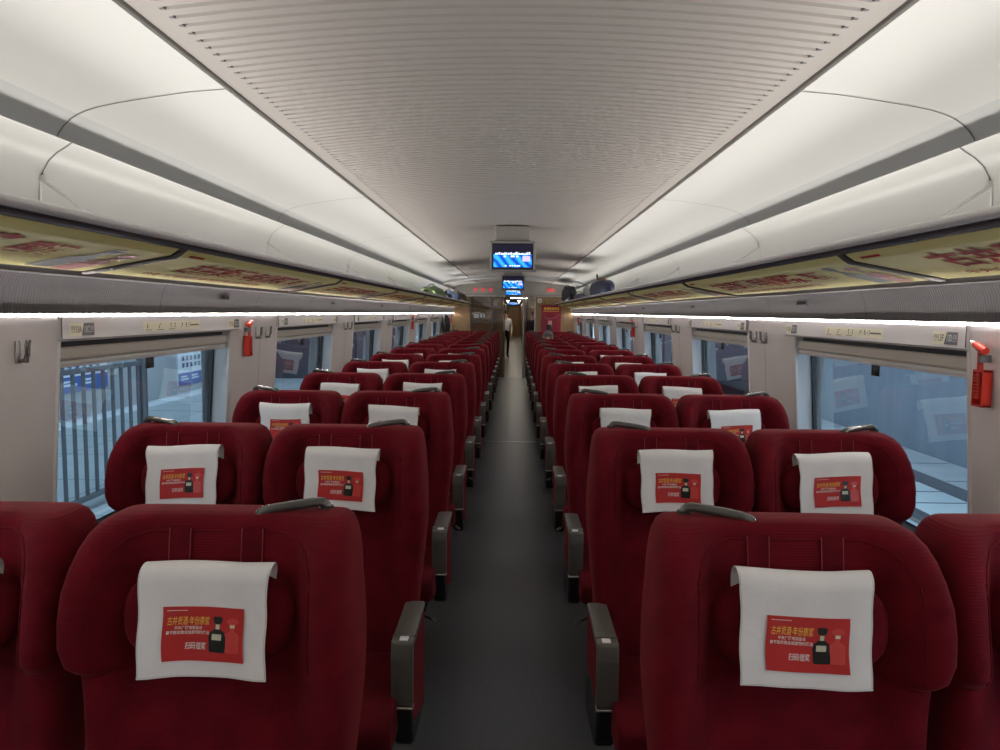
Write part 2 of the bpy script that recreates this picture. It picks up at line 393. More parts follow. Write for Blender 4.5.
# ================================================================== WINDOWS
index=0
for s in (-1,1):
    for k,(a,b) in enumerate(wins()):
        index+=1
        w0=empty('window_%d'%index,(s*1.56,(a+b)/2,E+WBOT)); struct(w0)
        X=lambda v: v-s*1.56
        def rel(mb): mb.v=[(x-s*1.56,y-(a+b)/2,z-(E+WBOT)) for x,y,z in mb.v]; return mb
        mb=MB()      # inner rounded surround on the wall face
        for (ya,yb) in ((a-.012,a+.004),(b-.004,b+.055)):
            for (h0,h1) in ((WBOT-.03,WTOP),):
                x0,x1=wx(h0),wx(h1)
                vs=[(s*(x0-.008),ya+.004,E+h0),(s*(x0-.008),yb-.006,E+h0),(s*x0,yb,E+h0),(s*x0,ya,E+h0),(s*(x1-.008),ya+.004,E+h1),(s*(x1-.008),yb-.006,E+h1),(s*x1,yb,E+h1),(s*x1,ya,E+h1)]
                mb.add(vs,[(0,1,5,4),(1,2,6,5),(2,3,7,6),(3,0,4,7)])
        x0=wx(WBOT)
        mb.box(*sorted((s*(x0-.012),s*(x0+.02))),a-.012,b+.03,E+WBOT-.03,E+WBOT+.004)
        rel(mb).build('window_frame','trimwall',w0)
        mb=MB(); g=.085     # dark gasket
        for (ya,yb,h0,h1) in ((a+.003,a+.03,WBOT+.01,WTOP),(b-.026,b-.008,WBOT+.01,WTOP),(a+.003,b-.02,WBOT+.005,WBOT+.04)):
            mb.add([(s*(wx(h0)+.07),ya,E+h0),(s*(wx(h0)+.07),yb,E+h0),(s*(wx(h1)+.07),yb,E+h1),(s*(wx(h1)+.07),ya,E+h1),
                    (s*(wx(h0)+.086),ya,E+h0),(s*(wx(h0)+.086),yb,E+h0),(s*(wx(h1)+.086),yb,E+h1),(s*(wx(h1)+.086),ya,E+h1)],
                   [(0,1,2,3),(0,4,7,3),(1,5,6,2),(4,5,6,7)])
        rel(mb).build('gasket','rubber',w0)
        mb=MB()      # bright jamb beside the gasket
        h0,h1=WBOT,WTOP
        mb.add([(s*(wx(h0)+.07),b-.009,E+h0),(s*(wx(h0)+.0),b-.001,E+h0),(s*(wx(h1)+.0),b-.001,E+h1),(s*(wx(h1)+.07),b-.009,E+h1)],[(0,1,2,3)])
        rel(mb).build('jamb','reveal',w0)
        mb=MB()      # pane
        h0,h1=WBOT-.03,WTOP+.02
        mb.add([(s*(wx(h0)+.09),a-.04,E+h0),(s*(wx(h0)+.09),b+.04,E+h0),(s*(wx(h1)+.09),b+.04,E+h1),(s*(wx(h1)+.09),a-.04,E+h1)],[(0,1,2,3) if s<0 else (3,2,1,0)])
        rel(mb).build('pane','glass',w0)
        # roller blind
        bl=empty('roller_blind',(0,0,0)); bl.parent=w0
        drop=R.choice((0,.0,.0,.01))
        mb=MB()
        mb.sweep([(s*(wx(-.14)+.010),E-.138),(s*(wx(-.1)+.018),E-.133),(s*(wx(-.1)+.06),E-.133),(s*(wx(-.18)+.05),E-.180),(s*(wx(-.18)+.016),E-.180),(s*(wx(-.17)+.008),E-.172)],a+.004,b-.004)
        mb.sweep([(s*(wx(-.16)+.004),E-.164),(s*(wx(-.16)+.004),E-.168),(s*(wx(-.16)+.02),E-.168),(s*(wx(-.16)+.02),E-.164)],a+.004,b-.004)
        rel(mb).build('blind_roll','blind',bl)
        mb=MB(); mb.sweep([(s*(wx(-.18)+.012),E-.181),(s*(wx(-.19)+.008),E-.19),(s*(wx(-.2)+.012),E-.203),(s*(wx(-.2)+.03),E-.203),(s*(wx(-.18)+.03),E-.181)],a+.004,b-.004)
        rel(mb).build('bottom_bar','blindbar',bl)
        mb=MB(); mb.box(*sorted((s*(wx(-.12)+.035),s*(wx(-.12)+.08))),a+.002,b-.002,E-.145,E-.108); rel(mb).build('gap_backing','gap',bl)  # dark backing added so the gap over the blind stays dark
        ym=(a+b)/2-.07
        mb=MB(); xs=sorted((s*(wx(-.2)+.018),s*(wx(-.2)+.026))); mb.box(xs[0],xs[1],ym-.032,ym+.032,E-.250,E-.203,0,.012)
        rel(mb).build('pull_tab','black_plastic',bl,smooth=True)

# rack-top lamps, plus an added fill strip hidden behind the lip
def area(name, loc, size, sy, rot, power, col, spread=180):
    l=bpy.data.lights.new(name,'AREA'); l.shape='RECTANGLE'; l.size=size; l.size_y=sy; l.energy=power; l.color=col; l.spread=radians(spread)
    o=bpy.data.objects.new(name,l); COL.objects.link(o); o.location=loc; o.rotation_euler=rot; return o
for s,nm in ((-1,'left'),(1,'right')):
    d=Vector((-s*.32,0,.95)).normalized()
    o=area('rack_lamp_'+nm,(s*1.40,(Y0+18)/2,E+.20),.09,18-Y0,(0,0,0),LAMP,(1,.965,.905),150)
    z=-d; yv=Vector((0,1,0)); xv=yv.cross(z).normalized()
    o.rotation_euler=Matrix((xv,yv,z)).transposed().to_euler()
    d=Vector((-s*.66,0,.75)).normalized()
    o=area('lip_fill_'+nm,(s*1.12,(Y0+18)/2,E+.244),.02,18-Y0,(0,0,0),LIP_FILL,(1,.965,.93),120)  # added unseen strip, fills the centre ceiling and cabin with light
    z=-d; yv=Vector((0,1,0)); xv=yv.cross(z).normalized()
    o.rotation_euler=Matrix((xv,yv,z)).transposed().to_euler()

# ================================================================== LUGGAGE RACKS
rp=[(1.062,.214),(1.085,.205),(1.105,.190),(1.124,.178),(1.17,.1695),(1.26,.1529),(1.35,.1362),(1.40,.127),(1.435,.122)]
acc=[0]
for p,q in zip(rp,rp[1:]): acc.append(acc[-1]+math.dist(p,q))
def rack_pt(s,v,y,off):       # v: distance along the profile from the lip
    v=min(max(v,0),acc[-1])
    for i in range(len(rp)-1):
        if v<=acc[i+1]+1e-9:
            f=(v-acc[i])/(acc[i+1]-acc[i]); x=rp[i][0]+(rp[i+1][0]-rp[i][0])*f; h=rp[i][1]+(rp[i+1][1]-rp[i][1])*f
            dx,dh=rp[i+1][0]-rp[i][0],rp[i+1][1]-rp[i][1]; l=math.hypot(dx,dh)
            return (s*(x+dh/l*off), y, E+h-dx/l*off)
TXT='古井贡酒·年份原浆'
def bottle_outline(kind):
    if kind==0: return [(.5,0),(.86,.0),(.95,.04),(.97,.45),(.88,.56),(.64,.66),(.62,.80),(.74,.84),(.76,.97),(.68,1),(.5,1)]
    return [(.5,0),(.80,.0),(.9,.04),(.92,.50),(.82,.57),(.62,.63),(.62,.80),(.70,.82),(.84,.86),(.84,.93),(.66,.99),(.5,1)]
def put_bottle(mb,kind,u0,u1,v0,v1,fn,mi):
    h=bottle_outline(kind); pts=h+[(1-a,b) for a,b in h[::-1]][1:-1]
    # strips between the two sides so the bottle can bend with the surface
    for (a,b),(c,d) in zip(h,h[1:]):
        if abs(d-b)<1e-6: continue
        mb.add([fn(u0+(u1-u0)*(1-a),v0+(v1-v0)*b),fn(u0+(u1-u0)*a,v0+(v1-v0)*b),fn(u0+(u1-u0)*c,v0+(v1-v0)*d),fn(u0+(u1-u0)*(1-c),v0+(v1-v0)*d)],[(0,1,2,3)],mi)
for s,nm in ((-1,'left'),(1,'right')):
    root=empty('luggage_rack',(s*1.3,7.5,E+.13))
    tag(root,('luggage rack with cream advert underside along the left wall, holding a green bag' if s<0 else
              'luggage rack with cream advert underside along the right wall, holding dark navy bags'),'luggage rack','overhead luggage racks')
    def rel(mb): mb.v=[(x-s*1.3,y-7.5,z-(E+.13)) for x,y,z in mb.v]; return mb
    ye=18.0 if s<0 else 18.1
    mb=MB()   # rounded front rail
    poly=[(1.046+.013*cos(t),.226+.013*sin(t)) for t in [2*pi*i/12 for i in range(12)]]
    mb.sweep([(s*x,E+h) for x,h in poly],Y0,ye)
    poly=[(1.05,.212),(1.068,.216),(1.10,.232),(1.10,.240),(1.055,.238)]
    mb.sweep([(s*x,E+h) for x,h in poly],Y0,ye)
    rel(mb).build('rail','rail_white',root,smooth=True)
    mb=MB(); mb.sweep([(s*x,E+h) for x,h in [(1.052,.216),(1.055,.206),(1.066,.2015),(1.086,.1985),(1.092,.203),(1.08,.214),(1.06,.218)]],Y0,ye)
    rel(mb).build('edge_strip','plum',root)
    mb=MB(); mb.sweep([(s*x,E+h) for x,h in [(1.08,.215),(1.435,.17),(1.57,.16),(1.57,.175),(1.08,.232)]],Y0,ye)
    rel(mb).build('shelf','alu',root)
    mb=MB(); mb.sweep([(s*x,E+h) for x,h in [(1.425,.126),(1.43,.108),(1.445,.104),(1.46,.112),(1.46,.16),(1.43,.16)]],Y0,ye)
    rel(mb).build('rear_rail','dark_metal',root,smooth=True)
    k0=-2
    for k in range(k0,8):
        ya=2.44+WP*k+.025; yb=ya+WP-.05
        if ya>ye-.3: break
        yb=min(yb,ye)
        mb=MB(); mb.grid(lambda u,v: rack_pt(s,.006+(acc[-1]-.006)*v,ya+(yb-ya)*u,0),2,60)
        mb.grid(lambda u,v: rack_pt(s,.006+(acc[-1]-.006)*v,ya+(yb-ya)*u,-.012),2,16)
        pn=rel(mb).build('advert_panel','cream',root,smooth=True)
        pn.parent=root
        # curved divider between panels
        mb=MB()
        for o_ in (-.019,.004):
            mb.grid(lambda u,v: rack_pt(s,acc[-1]*v,ya-.025+o_+.014*u,.006),1,20)
            mb.tube([rack_pt(s,acc[-1]*v/16,ya-.025+o_+.007,.003) for v in range(17)],.0065,6)
        rel(mb).build('divider','dark_metal',root,smooth=True)
        # bracket arm above the shelf
        mb=MB(); y=2.44+WP*k
        mb.tube([(s*1.566,y,E+.43),(s*1.50,y,E+.385),(s*1.40,y,E+.318),(s*1.25,y,E+.245)],.006,6)
        mb.tube([(s*1.566,y,E+.43),(s*1.567,y,E+.33),(s*1.567,y,E+.20)],.0045,6)
        mb.box(*sorted((s*1.55,s*1.569)),y-.01,y+.01,E+.42,E+.44)
        rel(mb).build('bracket','alu',root,smooth=True)
        if k<-1: continue
        # artwork: U runs 0..1 in reading direction, V runs 0 (wall) .. 1 (lip)
        W=yb-ya; D=acc[-1]
        if s<0: fn=lambda u,v: rack_pt(s,D-.02-v*(D-.05),ya+u*W,.0025)
        else:   fn=lambda u,v: rack_pt(s,D-.02-v*(D-.05),yb-u*W,.0025)
        mb=MB()
        put_text(mb,TXT,.14,.70,.34,.82,fn,0,.03,.15); rel(mb).build('lettering','ad_red',pn); mb=MB()
        if k<4: put_text(mb,'中央广播电视总台春节联欢晚会独家特约播出',.10,.66,.12,.24,fn,0,.015,.1); rel(mb).build('subtitle','ad_red',pn); mb=MB()
        put_text(mb,'国酒',.73,.815,.40,.74,fn,0,.03)
        rel(mb).build('side_lettering','ad_red',pn); mb=MB()
        mb.add([fn(.03,.9),fn(.085,.9),fn(.085,.93),fn(.03,.93)],[(0,1,2,3)],0)
        mb=rel(mb); 
        t=mb.build('small_mark','ad_red',pn)
        mb=MB(); f2=lambda a,b: fn(.845+.06*a+.012*b, .05+.76*b)
        put_bottle(mb,0,0,1,0,1,f2,0)
        rel(mb).build('printed_bottle','ad_grey',pn)
        mb=MB(); f2=lambda a,b: tuple(p+q for p,q in zip(fn(.90+.06*a+.012*b, .03+.70*b),(0,0,-.0008)))
        put_bottle(mb,1,0,1,0,1,f2,0)
        rel(mb).build('printed_bottle','ad_rose',pn)

# ================================================================== SEATS
ZT=1.225
ZOFF=-.014
HALF=[(0,0,0),(.25,0,0),(.45,0,.002),(.58,0,.014),(.66,0,.045),(.76,0,.086),(.86,0,.105),(.95,-.006,.096),(.995,-.026,.065),(1.0,-.055,.01),(.985,-.085,0),(.93,-.105,0),(.8,-.112,0),(.4,-.115,0),(0,-.115,0)]
#      z, halfwidth, wing, depth scale
TAB=[(1.225,.200,.0,.55),(1.221,.218,.15,.80),(1.212,.234,.32,.93),(1.196,.247,.5,.985),(1.17,.258,.68,1),(1.14,.266,.82,1),(1.10,.272,.95,1),(1.05,.274,1.0,1),(1.00,.271,1.0,1),
     (.965,.264,.88,1),(.945,.256,.68,.98),(.935,.252,.52,.965),(.925,.250,.5,.985),(.88,.247,.42,1),(.80,.245,.34,1),(.66,.245,.28,1),(.50,.247,.25,1),(.43,.247,.25,1)]
RECL=.135
def sec(z):
    w,g,ds=lerp_table(TAB,z); return w,g,ds
STR=0
WA=[(1.225,.238),(1.221,.250),(1.212,.260),(1.196,.268),(1.17,.274),(1.14,.278),(1.10,.281),(1.05,.286),(1.0,.289),(.94,.290),(.88,.288),(.80,.280),(.66,.266),(.5,.258),(.43,.257)]
GA=[(1.0,.99),(.94,.93),(.88,.82),(.80,.68),(.66,.5),(.5,.4),(.43,.4)]
def back_pt(t, z, side):         # t 0..1 half-loop, side +-1
    w,g,ds=sec(z); xf,dc,dw=cr(HALF,t)
    if side==STR: w=lerp_table(WA,z)[0]; g=max(g,lerp_table(GA,z)[0]) if z<1.0 else g
    d=dc*1.0+dw*g
    if ds<1: d=-.05+(d+.05)*ds
    return (side*xf*w, -(d)-(ZT-z)*RECL, z)
def backrest_mesh():
    zs=[1.225,1.2238,1.221,1.217,1.212,1.205,1.196,1.184,1.17,1.155,1.14,1.12,1.10,1.075,1.05,1.025,1.0,.98,.965,.955,.948,.942,.938,.934,.93,.925,.915,.90,.88,.85,.8,.73,.66,.58,.5,.43]
    nt=30; rings=[]
    for z in zs:
        r=[back_pt(i/nt,z,1) for i in range(nt+1)]+[back_pt(i/nt,z,-1) for i in range(nt-1,0,-1)]
        rings.append(r)
    mb=MB(); 
    c=[(rings[0][0][0]*0+ p[0]*.5, (p[1]*.5+.025), 1.2262) for p in rings[0]]
    mb.loops([c]+rings,True); return mb
def xz_surface(x,z):             # front surface y at lateral x
    w,g,ds=sec(z); sd=1 if x>=0 else -1
    if sd==STR: w=lerp_table(WA,z)[0]
    t=abs(x)/w; lo,hi=0,.6
    for _ in range(22):
        mid=(lo+hi)/2
        if cr(HALF,mid)[0]<t: lo=mid
        else: hi=mid
    return back_pt(lo,z,sd)[1]

def superell(cx,cy,cz_,a,b,c,n1=.5,n2=.6,nu=20,nv=32):
    sp=lambda v,e: math.copysign(abs(v)**e,v); mb=MB(); rings=[]
    for i in range(1,nu):
        ph=-pi/2+pi*i/nu
        rings.append([(cx+a*sp(cos(ph),n1)*sp(cos(2*pi*j/nv),n2), cy+b*sp(sin(ph),.9), cz_+c*sp(cos(ph),n1)*sp(sin(2*pi*j/nv),n2)) for j in range(nv)])
    mb.loops(rings,True); return mb
PZ=1.043
# cloth cover sheets ------------------------------------------------
def pillow_front(z): return -.052-(ZT-z)*RECL
def cloth_fn(seed):
    r=random.Random(seed); tilt=r.uniform(-.035,.03); ph=r.uniform(0,6); ph2=r.uniform(0,6); curl=r.choice((-1,1)); skew=r.uniform(-.03,.03); hgt=r.uniform(-.006,.006); amp=r.uniform(.0015,.004)
    def f(u,v):      # u -1..1 across, v 0..1 from behind the pillow over the top down the front
        W=.121
        L_=.312; s_=v*L_
        # path: back flap .045 down behind, arc over the top, then hang
        r0=.028; ztop=1.152+hgt
        a0=.05; arc=pi*r0
        if s_<a0: y=.004+0*s_; z=ztop-r0-(a0-s_); 
        elif s_<a0+arc:
            th=(s_-a0)/r0; y=.004-r0+r0*cos(th); z=ztop-r0+r0*sin(th)
        else: y=.004-2*r0-(s_-a0-arc)*.02; z=ztop-r0-(s_-a0-arc)
        x=u*W
        y=y-(ZT-z)*RECL-.024
        hang=max(0,(s_-a0-arc)/.16)
        y+= -amp*sin(3.1*u+ph)*(.4+hang) - .0012*sin(7*u+ph2+5*hang)*(hang)
        z+= tilt*x + .003*sin(2.2*u+ph2)*(s_>a0)
        x+= skew*(ztop-z) + .0015*sin(9*hang+ph)
        # one top corner lifts and curls
        q=max(0,curl*u-.55)/.45
        top=max(0,1-abs(s_-a0-arc*.5)/(arc*.9))
        x+=curl*.010*q*q*top; z+=.004*q*top; y+=-.004*q*top
        return (x,y,z)
    return f,tilt,skew
def make_cover(seed, full=True):
    f,tilt,skew=cloth_fn(seed)
    root=empty('headrest_cover')
    mb=MB(); nu,nv=28,40
    mb.grid(lambda a,b: f(2*a-1,b),nu,nv)
    # back face a hair behind, closed round the edge
    def g(a,b):
        p=f(2*a-1,b); q=f(2*a-1,min(1,b+.01)); r_=f(2*a-1,max(0,b-.01)); dy=q[1]-r_[1]; dz=q[2]-r_[2]; l=math.hypot(dy,dz) or 1
        return (p[0],p[1]-dz/l*.0016,p[2]+dy/l*.0016)
    mb.grid(g,nu,nv,0,True)
    c=mb.build('cloth','cover',root,smooth=80)
    if full:
        # stitched scallop edge
        mb=MB()
        n=56
        for sgn in (-1,1):
            for i in range(n):
                v=.33+.665*i/n; p=g((sgn*.985+1)/2,v); mb.box(p[0]-.0010,p[0]+.0010,p[1]-.0022,p[1]-.0012,p[2]-.0008,p[2]+.0008)
        for i in range(48):
            p=g(i/47,.992); mb.box(p[0]-.0008,p[0]+.0008,p[1]-.0022,p[1]-.0012,p[2]-.001,p[2]+.001)
        mb.build('edge_stitching',mat('stitch_grey%d'%seed,(.4,.39,.38),.7) if seed==0 else bpy.data.materials.get('stitch_grey0'),c)
    # printed panel: U 0..1 (reader's left to right as the camera sees it), V 0..1 upwards
    v_of=lambda dv: 1-(.030+dv*.099)/.312
    off=[.0030]
    def fn(U,V):
        u=(-.073+.152*U)/.121; v=v_of(V); p=f(u,v); return (p[0],p[1]-off[0],p[2])
    mb=MB(); mb.grid(lambda a,b: fn(a,b),12,8)
    p=mb.build('printed_panel','print_red',c,smooth=80)
    if full:
        off[0]=.0036
        mb=MB(); put_text(mb,TXT,.06,.57,.66,.82,fn,0,.006,.1); mb.build('gold_lettering','gold',c)
        mb=MB(); put_text(mb,'中央广播电视总台',.15,.48,.575,.645,fn,0,.01); put_text(mb,'春节联欢晚会独家特约播出',.05,.57,.49,.56,fn,0,.01)
        put_text(mb,'扫码领奖',.28,.54,.21,.345,fn,0,.008,.2)
        mb.add([fn(.05,.925),fn(.30,.925),fn(.30,.935),fn(.05,.935)],[(0,1,2,3)]) 
        mb.build('white_lettering','white_print',c)
        mb=MB(); put_bottle(mb,0,.56,.79,.17,.83,fn,0); b1=mb.build('dark_bottle_print','bottle_dark',c)
        mb=MB(); put_bottle(mb,1,.75,.97,.17,.82,fn,0)
        mb.build('red_bottle_print','bottle_red',c)
        off[0]=.0042
        mb=MB(); mb.add([fn(.61,.40),fn(.73,.40),fn(.73,.51),fn(.61,.51)],[(0,1,2,3)]); mb.add([fn(.65,.60),fn(.70,.60),fn(.70,.69),fn(.65,.69)],[(0,1,2,3)])
        mb.add([fn(.83,.64),fn(.89,.64),fn(.89,.70),fn(.83,.70)],[(0,1,2,3)])
        mb.build('bottle_label_print','pale_label',c)
    return root

def rounded_poly(pts, r, n=4):
    out=[]; m_=len(pts)
    for i in range(m_):
        a,b,c=Vector(pts[i-1]),Vector(pts[i]),Vector(pts[(i+1)%m_])
        d1=(a-b); d2=(c-b); rr=min(r,d1.length*.45,d2.length*.45); p=b+d1.normalized()*rr; q=b+d2.normalized()*rr
        for k in range(n+1):
            t=k/n; out.append(tuple(p*(1-t)**2+b*2*t*(1-t)+q*t*t))
    return out
def sweep_x(mb, poly, x0,x1, bev=.006):      # (y,z) outline swept along x with a small chamfer
    c=Vector((sum(p[0] for p in poly)/len(poly),sum(p[1] for p in poly)/len(poly)))
    def ring(x,i):
        o=[]
        for p in poly:
            v=Vector(p)-c; l=v.length or 1; o.append((x,c.x+v.x*(1-i/l),c.y+v.y*(1-i/l)))
        return o
    mb.loops([ring(x0,bev),ring(x0+bev,0),ring(x1-bev,0),ring(x1,bev)],True)

# outer = +1 when the aisle (or handle side) lies at +x of the seat
def make_seat(outer, aisle):
    global STR
    root=empty('train_seat'); STR=outer if aisle else 0
    b=backrest_mesh().build('backrest','velvet',root,smooth=60)
    # piping seams
    mb=MB()
    pts=[]
    for i in range(41):
        t=i/40*2-1
        # inverted U
        if abs(t)<.45: x=t/.45*.13; z=1.196
        else:
            q=(abs(t)-.45)/.55; 
            if q<.3: a=q/.3*pi/2; x=math.copysign(.13+.075*sin(a),t); z=1.196-.075*(1-cos(a))
            else: x=math.copysign(.205,t); z=1.121-(q-.3)/.7*.17
        pts.append((x,xz_surface(x,z)-.0006,z))
    mb.tube(pts,.0022,5)
    for x in (-1,1):
        pts=[(x*(.21+.01*k/10),xz_surface(x*.21,.945-.0*k)-.001,.94) for k in range(2)]
    mb.build('piping','velvet_plain',b,smooth=True)
    for sx in (-1,1):
        mb=MB()
        x0=sx*.072
        mb.grid(lambda u,v:(x0-.023+.046*u, xz_surface(x0-.023+.046*u,1.205-.10*v)-.0035, 1.205-.10*v),4,8)
        st=mb.build('headrest_strap','velvet_plain',root,smooth=True)
        mb=MB()
        for e in (-.021,.021):
            mb.tube([(x0+e,xz_surface(x0+e,1.202-.0105*k)-.0042,1.202-.0105*k) for k in range(9)],.0011,4)
        mb.build('stitch_line','stitch',st)
    cyy=.0-(ZT-PZ)*RECL-.012
    pm=superell(0,0,0,.168,.056,.090,.45,.72)
    pm.v=[(x, y+cyy+(z)*RECL, z+PZ) for x,y,z in pm.v]
    pm.build('head_pillow','velvet',root,smooth=True)
    # seat cushion
    prof=rounded_poly([(-.10,.40),(-.12,.475),(-.30,.468),(-.52,.485),(-.585,.455),(-.575,.36),(-.12,.34)],.04,4)
    mb=MB(); sweep_x(mb,prof,-.245,.245,.02); mb.build('seat_cushion','velvet_plain',root,smooth=True)
    # back shell
    mb=MB(); 
    def shell(u,v):
        z=.36+(1.17-.36)*v; w=.235 if z<1.08 else .235-(z-1.08)*.35
        return ((2*u-1)*w, .117+.012*cos((2*u-1)*pi/2)-(ZT-z)*RECL, z)
    mb.grid(shell,10,12); mb.build('back_shell','grey_plastic',root,smooth=True)
    # base
    mb=MB(); mb.box(-.20,.20,-.46,-.10,.26,.345,0,.02); mb.box(-.06,.06,-.36,-.2,.03,.27,0,.01); mb.box(-.15,.15,-.45,-.1,.022,.045,0,.01)
    mb.build('base','black_plastic',root,smooth=True)
    # grab handle on top, post at the outer end, dipping towards the seat middle
    o=outer
    mb=MB()
    xa,xb=o*.200,o*.066
    P_=[(xa,.070,ZT-.03),(xa,.069,ZT-.006),(xa-o*.001,.068,ZT+.008),(xa-o*.012,.065,ZT+.0145),(xa-o*.045,.056,ZT+.0125),(xa-o*.08,.046,ZT+.009),(xb+o*.022,.036,ZT+.004),(xb+o*.006,.031,ZT-.004),(xb,.03,ZT-.018)]
    mb.tube([cr(P_,i/24) for i in range(25)],[.0135 if i<6 else .0115 for i in range(25)],12,0,1.15,.85)
    mb.build('grab_handle','handle',root,smooth=True)
    # armrest at the outer side
    ar=empty('armrest'); ar.parent=root
    x0,x1=sorted((o*.228,o*.293)) if aisle else sorted((o*.240,o*.275))
    xi,xo=(o*.228,o*.293) if aisle else (o*.240,o*.275)
    top=rounded_poly([(-.115,.65),(-.425,.648),(-.436,.60),(-.430,.444),(-.410,.444),(-.403,.625),(-.115,.635)],.012,3)
    mb=MB(); sweep_x(mb,top,x0,x1,.005)
    cap=mb.build('arm_cap','grey_plastic',ar,smooth=40)
    mb=MB(); mb.box(x0-.0005,x1+.0005,-.387,-.384,.640,.6515); 
    sweep_x(mb,rounded_poly([(-.40,.444),(-.432,.444),(-.432,.437),(-.40,.437)],.002,1),x0-.001,x1+.001,.001)
    mb.build('cap_hinge','metal' if aisle else 'grey_plastic',ar)
    mb=MB(); side=rounded_poly([(-.10,.632),(-.40,.632),(-.415,.44),(-.37,.36),(-.10,.28)],.02,3)
    sweep_x(mb,side,x0+.004,x1-.004,.006); mb.build('side_panel','velvet_plain',ar,smooth=40)
    mb=MB(); low=rounded_poly([(-.425,.438),(-.10,.438),(-.10,.27),(-.36,.285),(-.395,.31)],.02,3)
    sweep_x(mb,low,x0+.003,x1-.005,.008); mb.build('lower_cover','black_plastic',ar,smooth=40)
    if aisle:
        mb=MB()    # recline pedal lever poking into the aisle
        mb.tube([(o*.26,.02,.545),(o*.29,-.0,.542),(o*.318,-.012,.534)],[.005,.005,.006],8)
        mb.tube([(o*.305,-.008,.539),(o*.325,-.016,.530)],[.009,.007],8,0,1.5,.6)
        mb.build('recline_lever','black_plastic',ar,smooth=True)
    if aisle:
        mb=MB(); xm=(x0+x1)/2+o*.004; mb.box(xm-.013,xm+.013,-.420,-.392,.6475,.6505); mb.build('number_sticker','white',ar)
    return root

seatL = {}
for side in (-1,1):
    for aisle in (True,False):
        # handle/armrest at aisle side for the aisle seat, at the window side for the window seat
        outer = (-side if aisle else side)
        seatL[(side,aisle)] = make_seat(outer, aisle)
covers=[make_cover(i,True) for i in range(6)]
plain=[make_cover(20+i,False) for i in range(3)]
index_kids()
ORD=['nearest','second','third','fourth','fifth','sixth','seventh','eighth','ninth','tenth','eleventh','twelfth','thirteenth','fourteenth']
NR=14
used=set()
XC={True:.570,False:1.108}
for n in range(1,NR+1):
    y=(n+.27)*P
    for side in (-1,1):
        for aisle in (True,False):
            pr=seatL[(side,aisle)]
            o=pr if pr.name not in used else copy_tree(pr)
            used.add(pr.name)
            dx=R.uniform(-.003,.003)
            o.location=(side*XC[aisle]+dx,y+R.uniform(-.008,.008),ZOFF); 
            sd='left' if side<0 else 'right'; rowtxt=ORD[n-1]+' row'
            tag(o,'dark red velvet %s seat in the %s, %s of the aisle'%('aisle' if aisle else 'window',rowtxt,sd),'seat','red velvet train seats')
            if n>=10 and (n*3+side+aisle)%2: continue
            if n==1 and side==-1 and not aisle: pass
            src=covers if n<=8 else plain
            i=R.randrange(len(src)) 
            if n==1: i=0 if side<0 else 1
            c=src[i]
            c2=c if c.name not in used else copy_tree(c)
            used.add(c.name)
            c2.location=o.location; c2.location.z+=(-.001 if n==1 else .018)
            if n==1: c2.location.x+=-.008 if side>0 else .005
            tag(c2,'white head cover on the %s seat in the %s, %s of the aisle'%('aisle' if aisle else 'window',rowtxt,sd),'headrest cover','white headrest covers')
# drop unused prototypes
for pr in covers+plain:
    if pr.name not in used:
        for ch in list(KIDS.get(pr.name,[])):
            for g in list(KIDS.get(ch.name,[])): bpy.data.objects.remove(g)
            bpy.data.objects.remove(ch)
        bpy.data.objects.remove(pr)

# ================================================================== WALL FITTINGS
def wall_pt(s,y,h,off=.0): return (s*(wx(h)-off),y,E+h)
def hook(s,y,h,desc):
    root=empty('coat_hook',wall_pt(s,y,h,0)); root.scale=(1.1,.8,1.35)
    tag(root,desc,'hook','coat hooks on the wall panels')
    mb=MB(); mb.box(*sorted((0,-s*.006)),-.012,.012,-.052,.0,0,.004); mb.build('back_plate','metal',root,smooth=True)
    mb=MB()
    for q in (-.010,.010):
        mb.tube([(-s*.006,q*.3,-.046),(-s*.022,q*.5,-.045),(-s*.030,q*.8,-.03),(-s*.031,q,-.010),(-s*.034,q*1.1,.002)],[.005,.005,.0045,.004,.0035],8)
    mb.build('prong','dark_metal',root,smooth=True)
    mb=MB(); mb.box(*sorted((-s*.026,-s*.030)),-.010,.010,-.05,-.014,0,.003); mb.build('front_plate','metal',root,smooth=True)
def ordn(i): return ORD[i]
for i,k in enumerate(range(-1,7)):
    for s,sd in ((-1,'left'),(1,'right')):
        if k==-1: ylist=(2.20,) if s<0 else ()
        else: ylist=(4.27+WP*k,4.44+WP*k) if s<0 else (4.32+WP*k,4.50+WP*k)
        for j,y in enumerate(ylist):
            if y>17.6: continue
            if k==-1: d='metal coat hook on the white wall panel at the far left edge'
            else: d='metal coat hook on the %s wall, %s pillar along, %s of its pair'%(sd,ordn(k).replace('nearest','first'),'nearer' if j==0 else 'farther')
            hook(s,y,-.100,d)
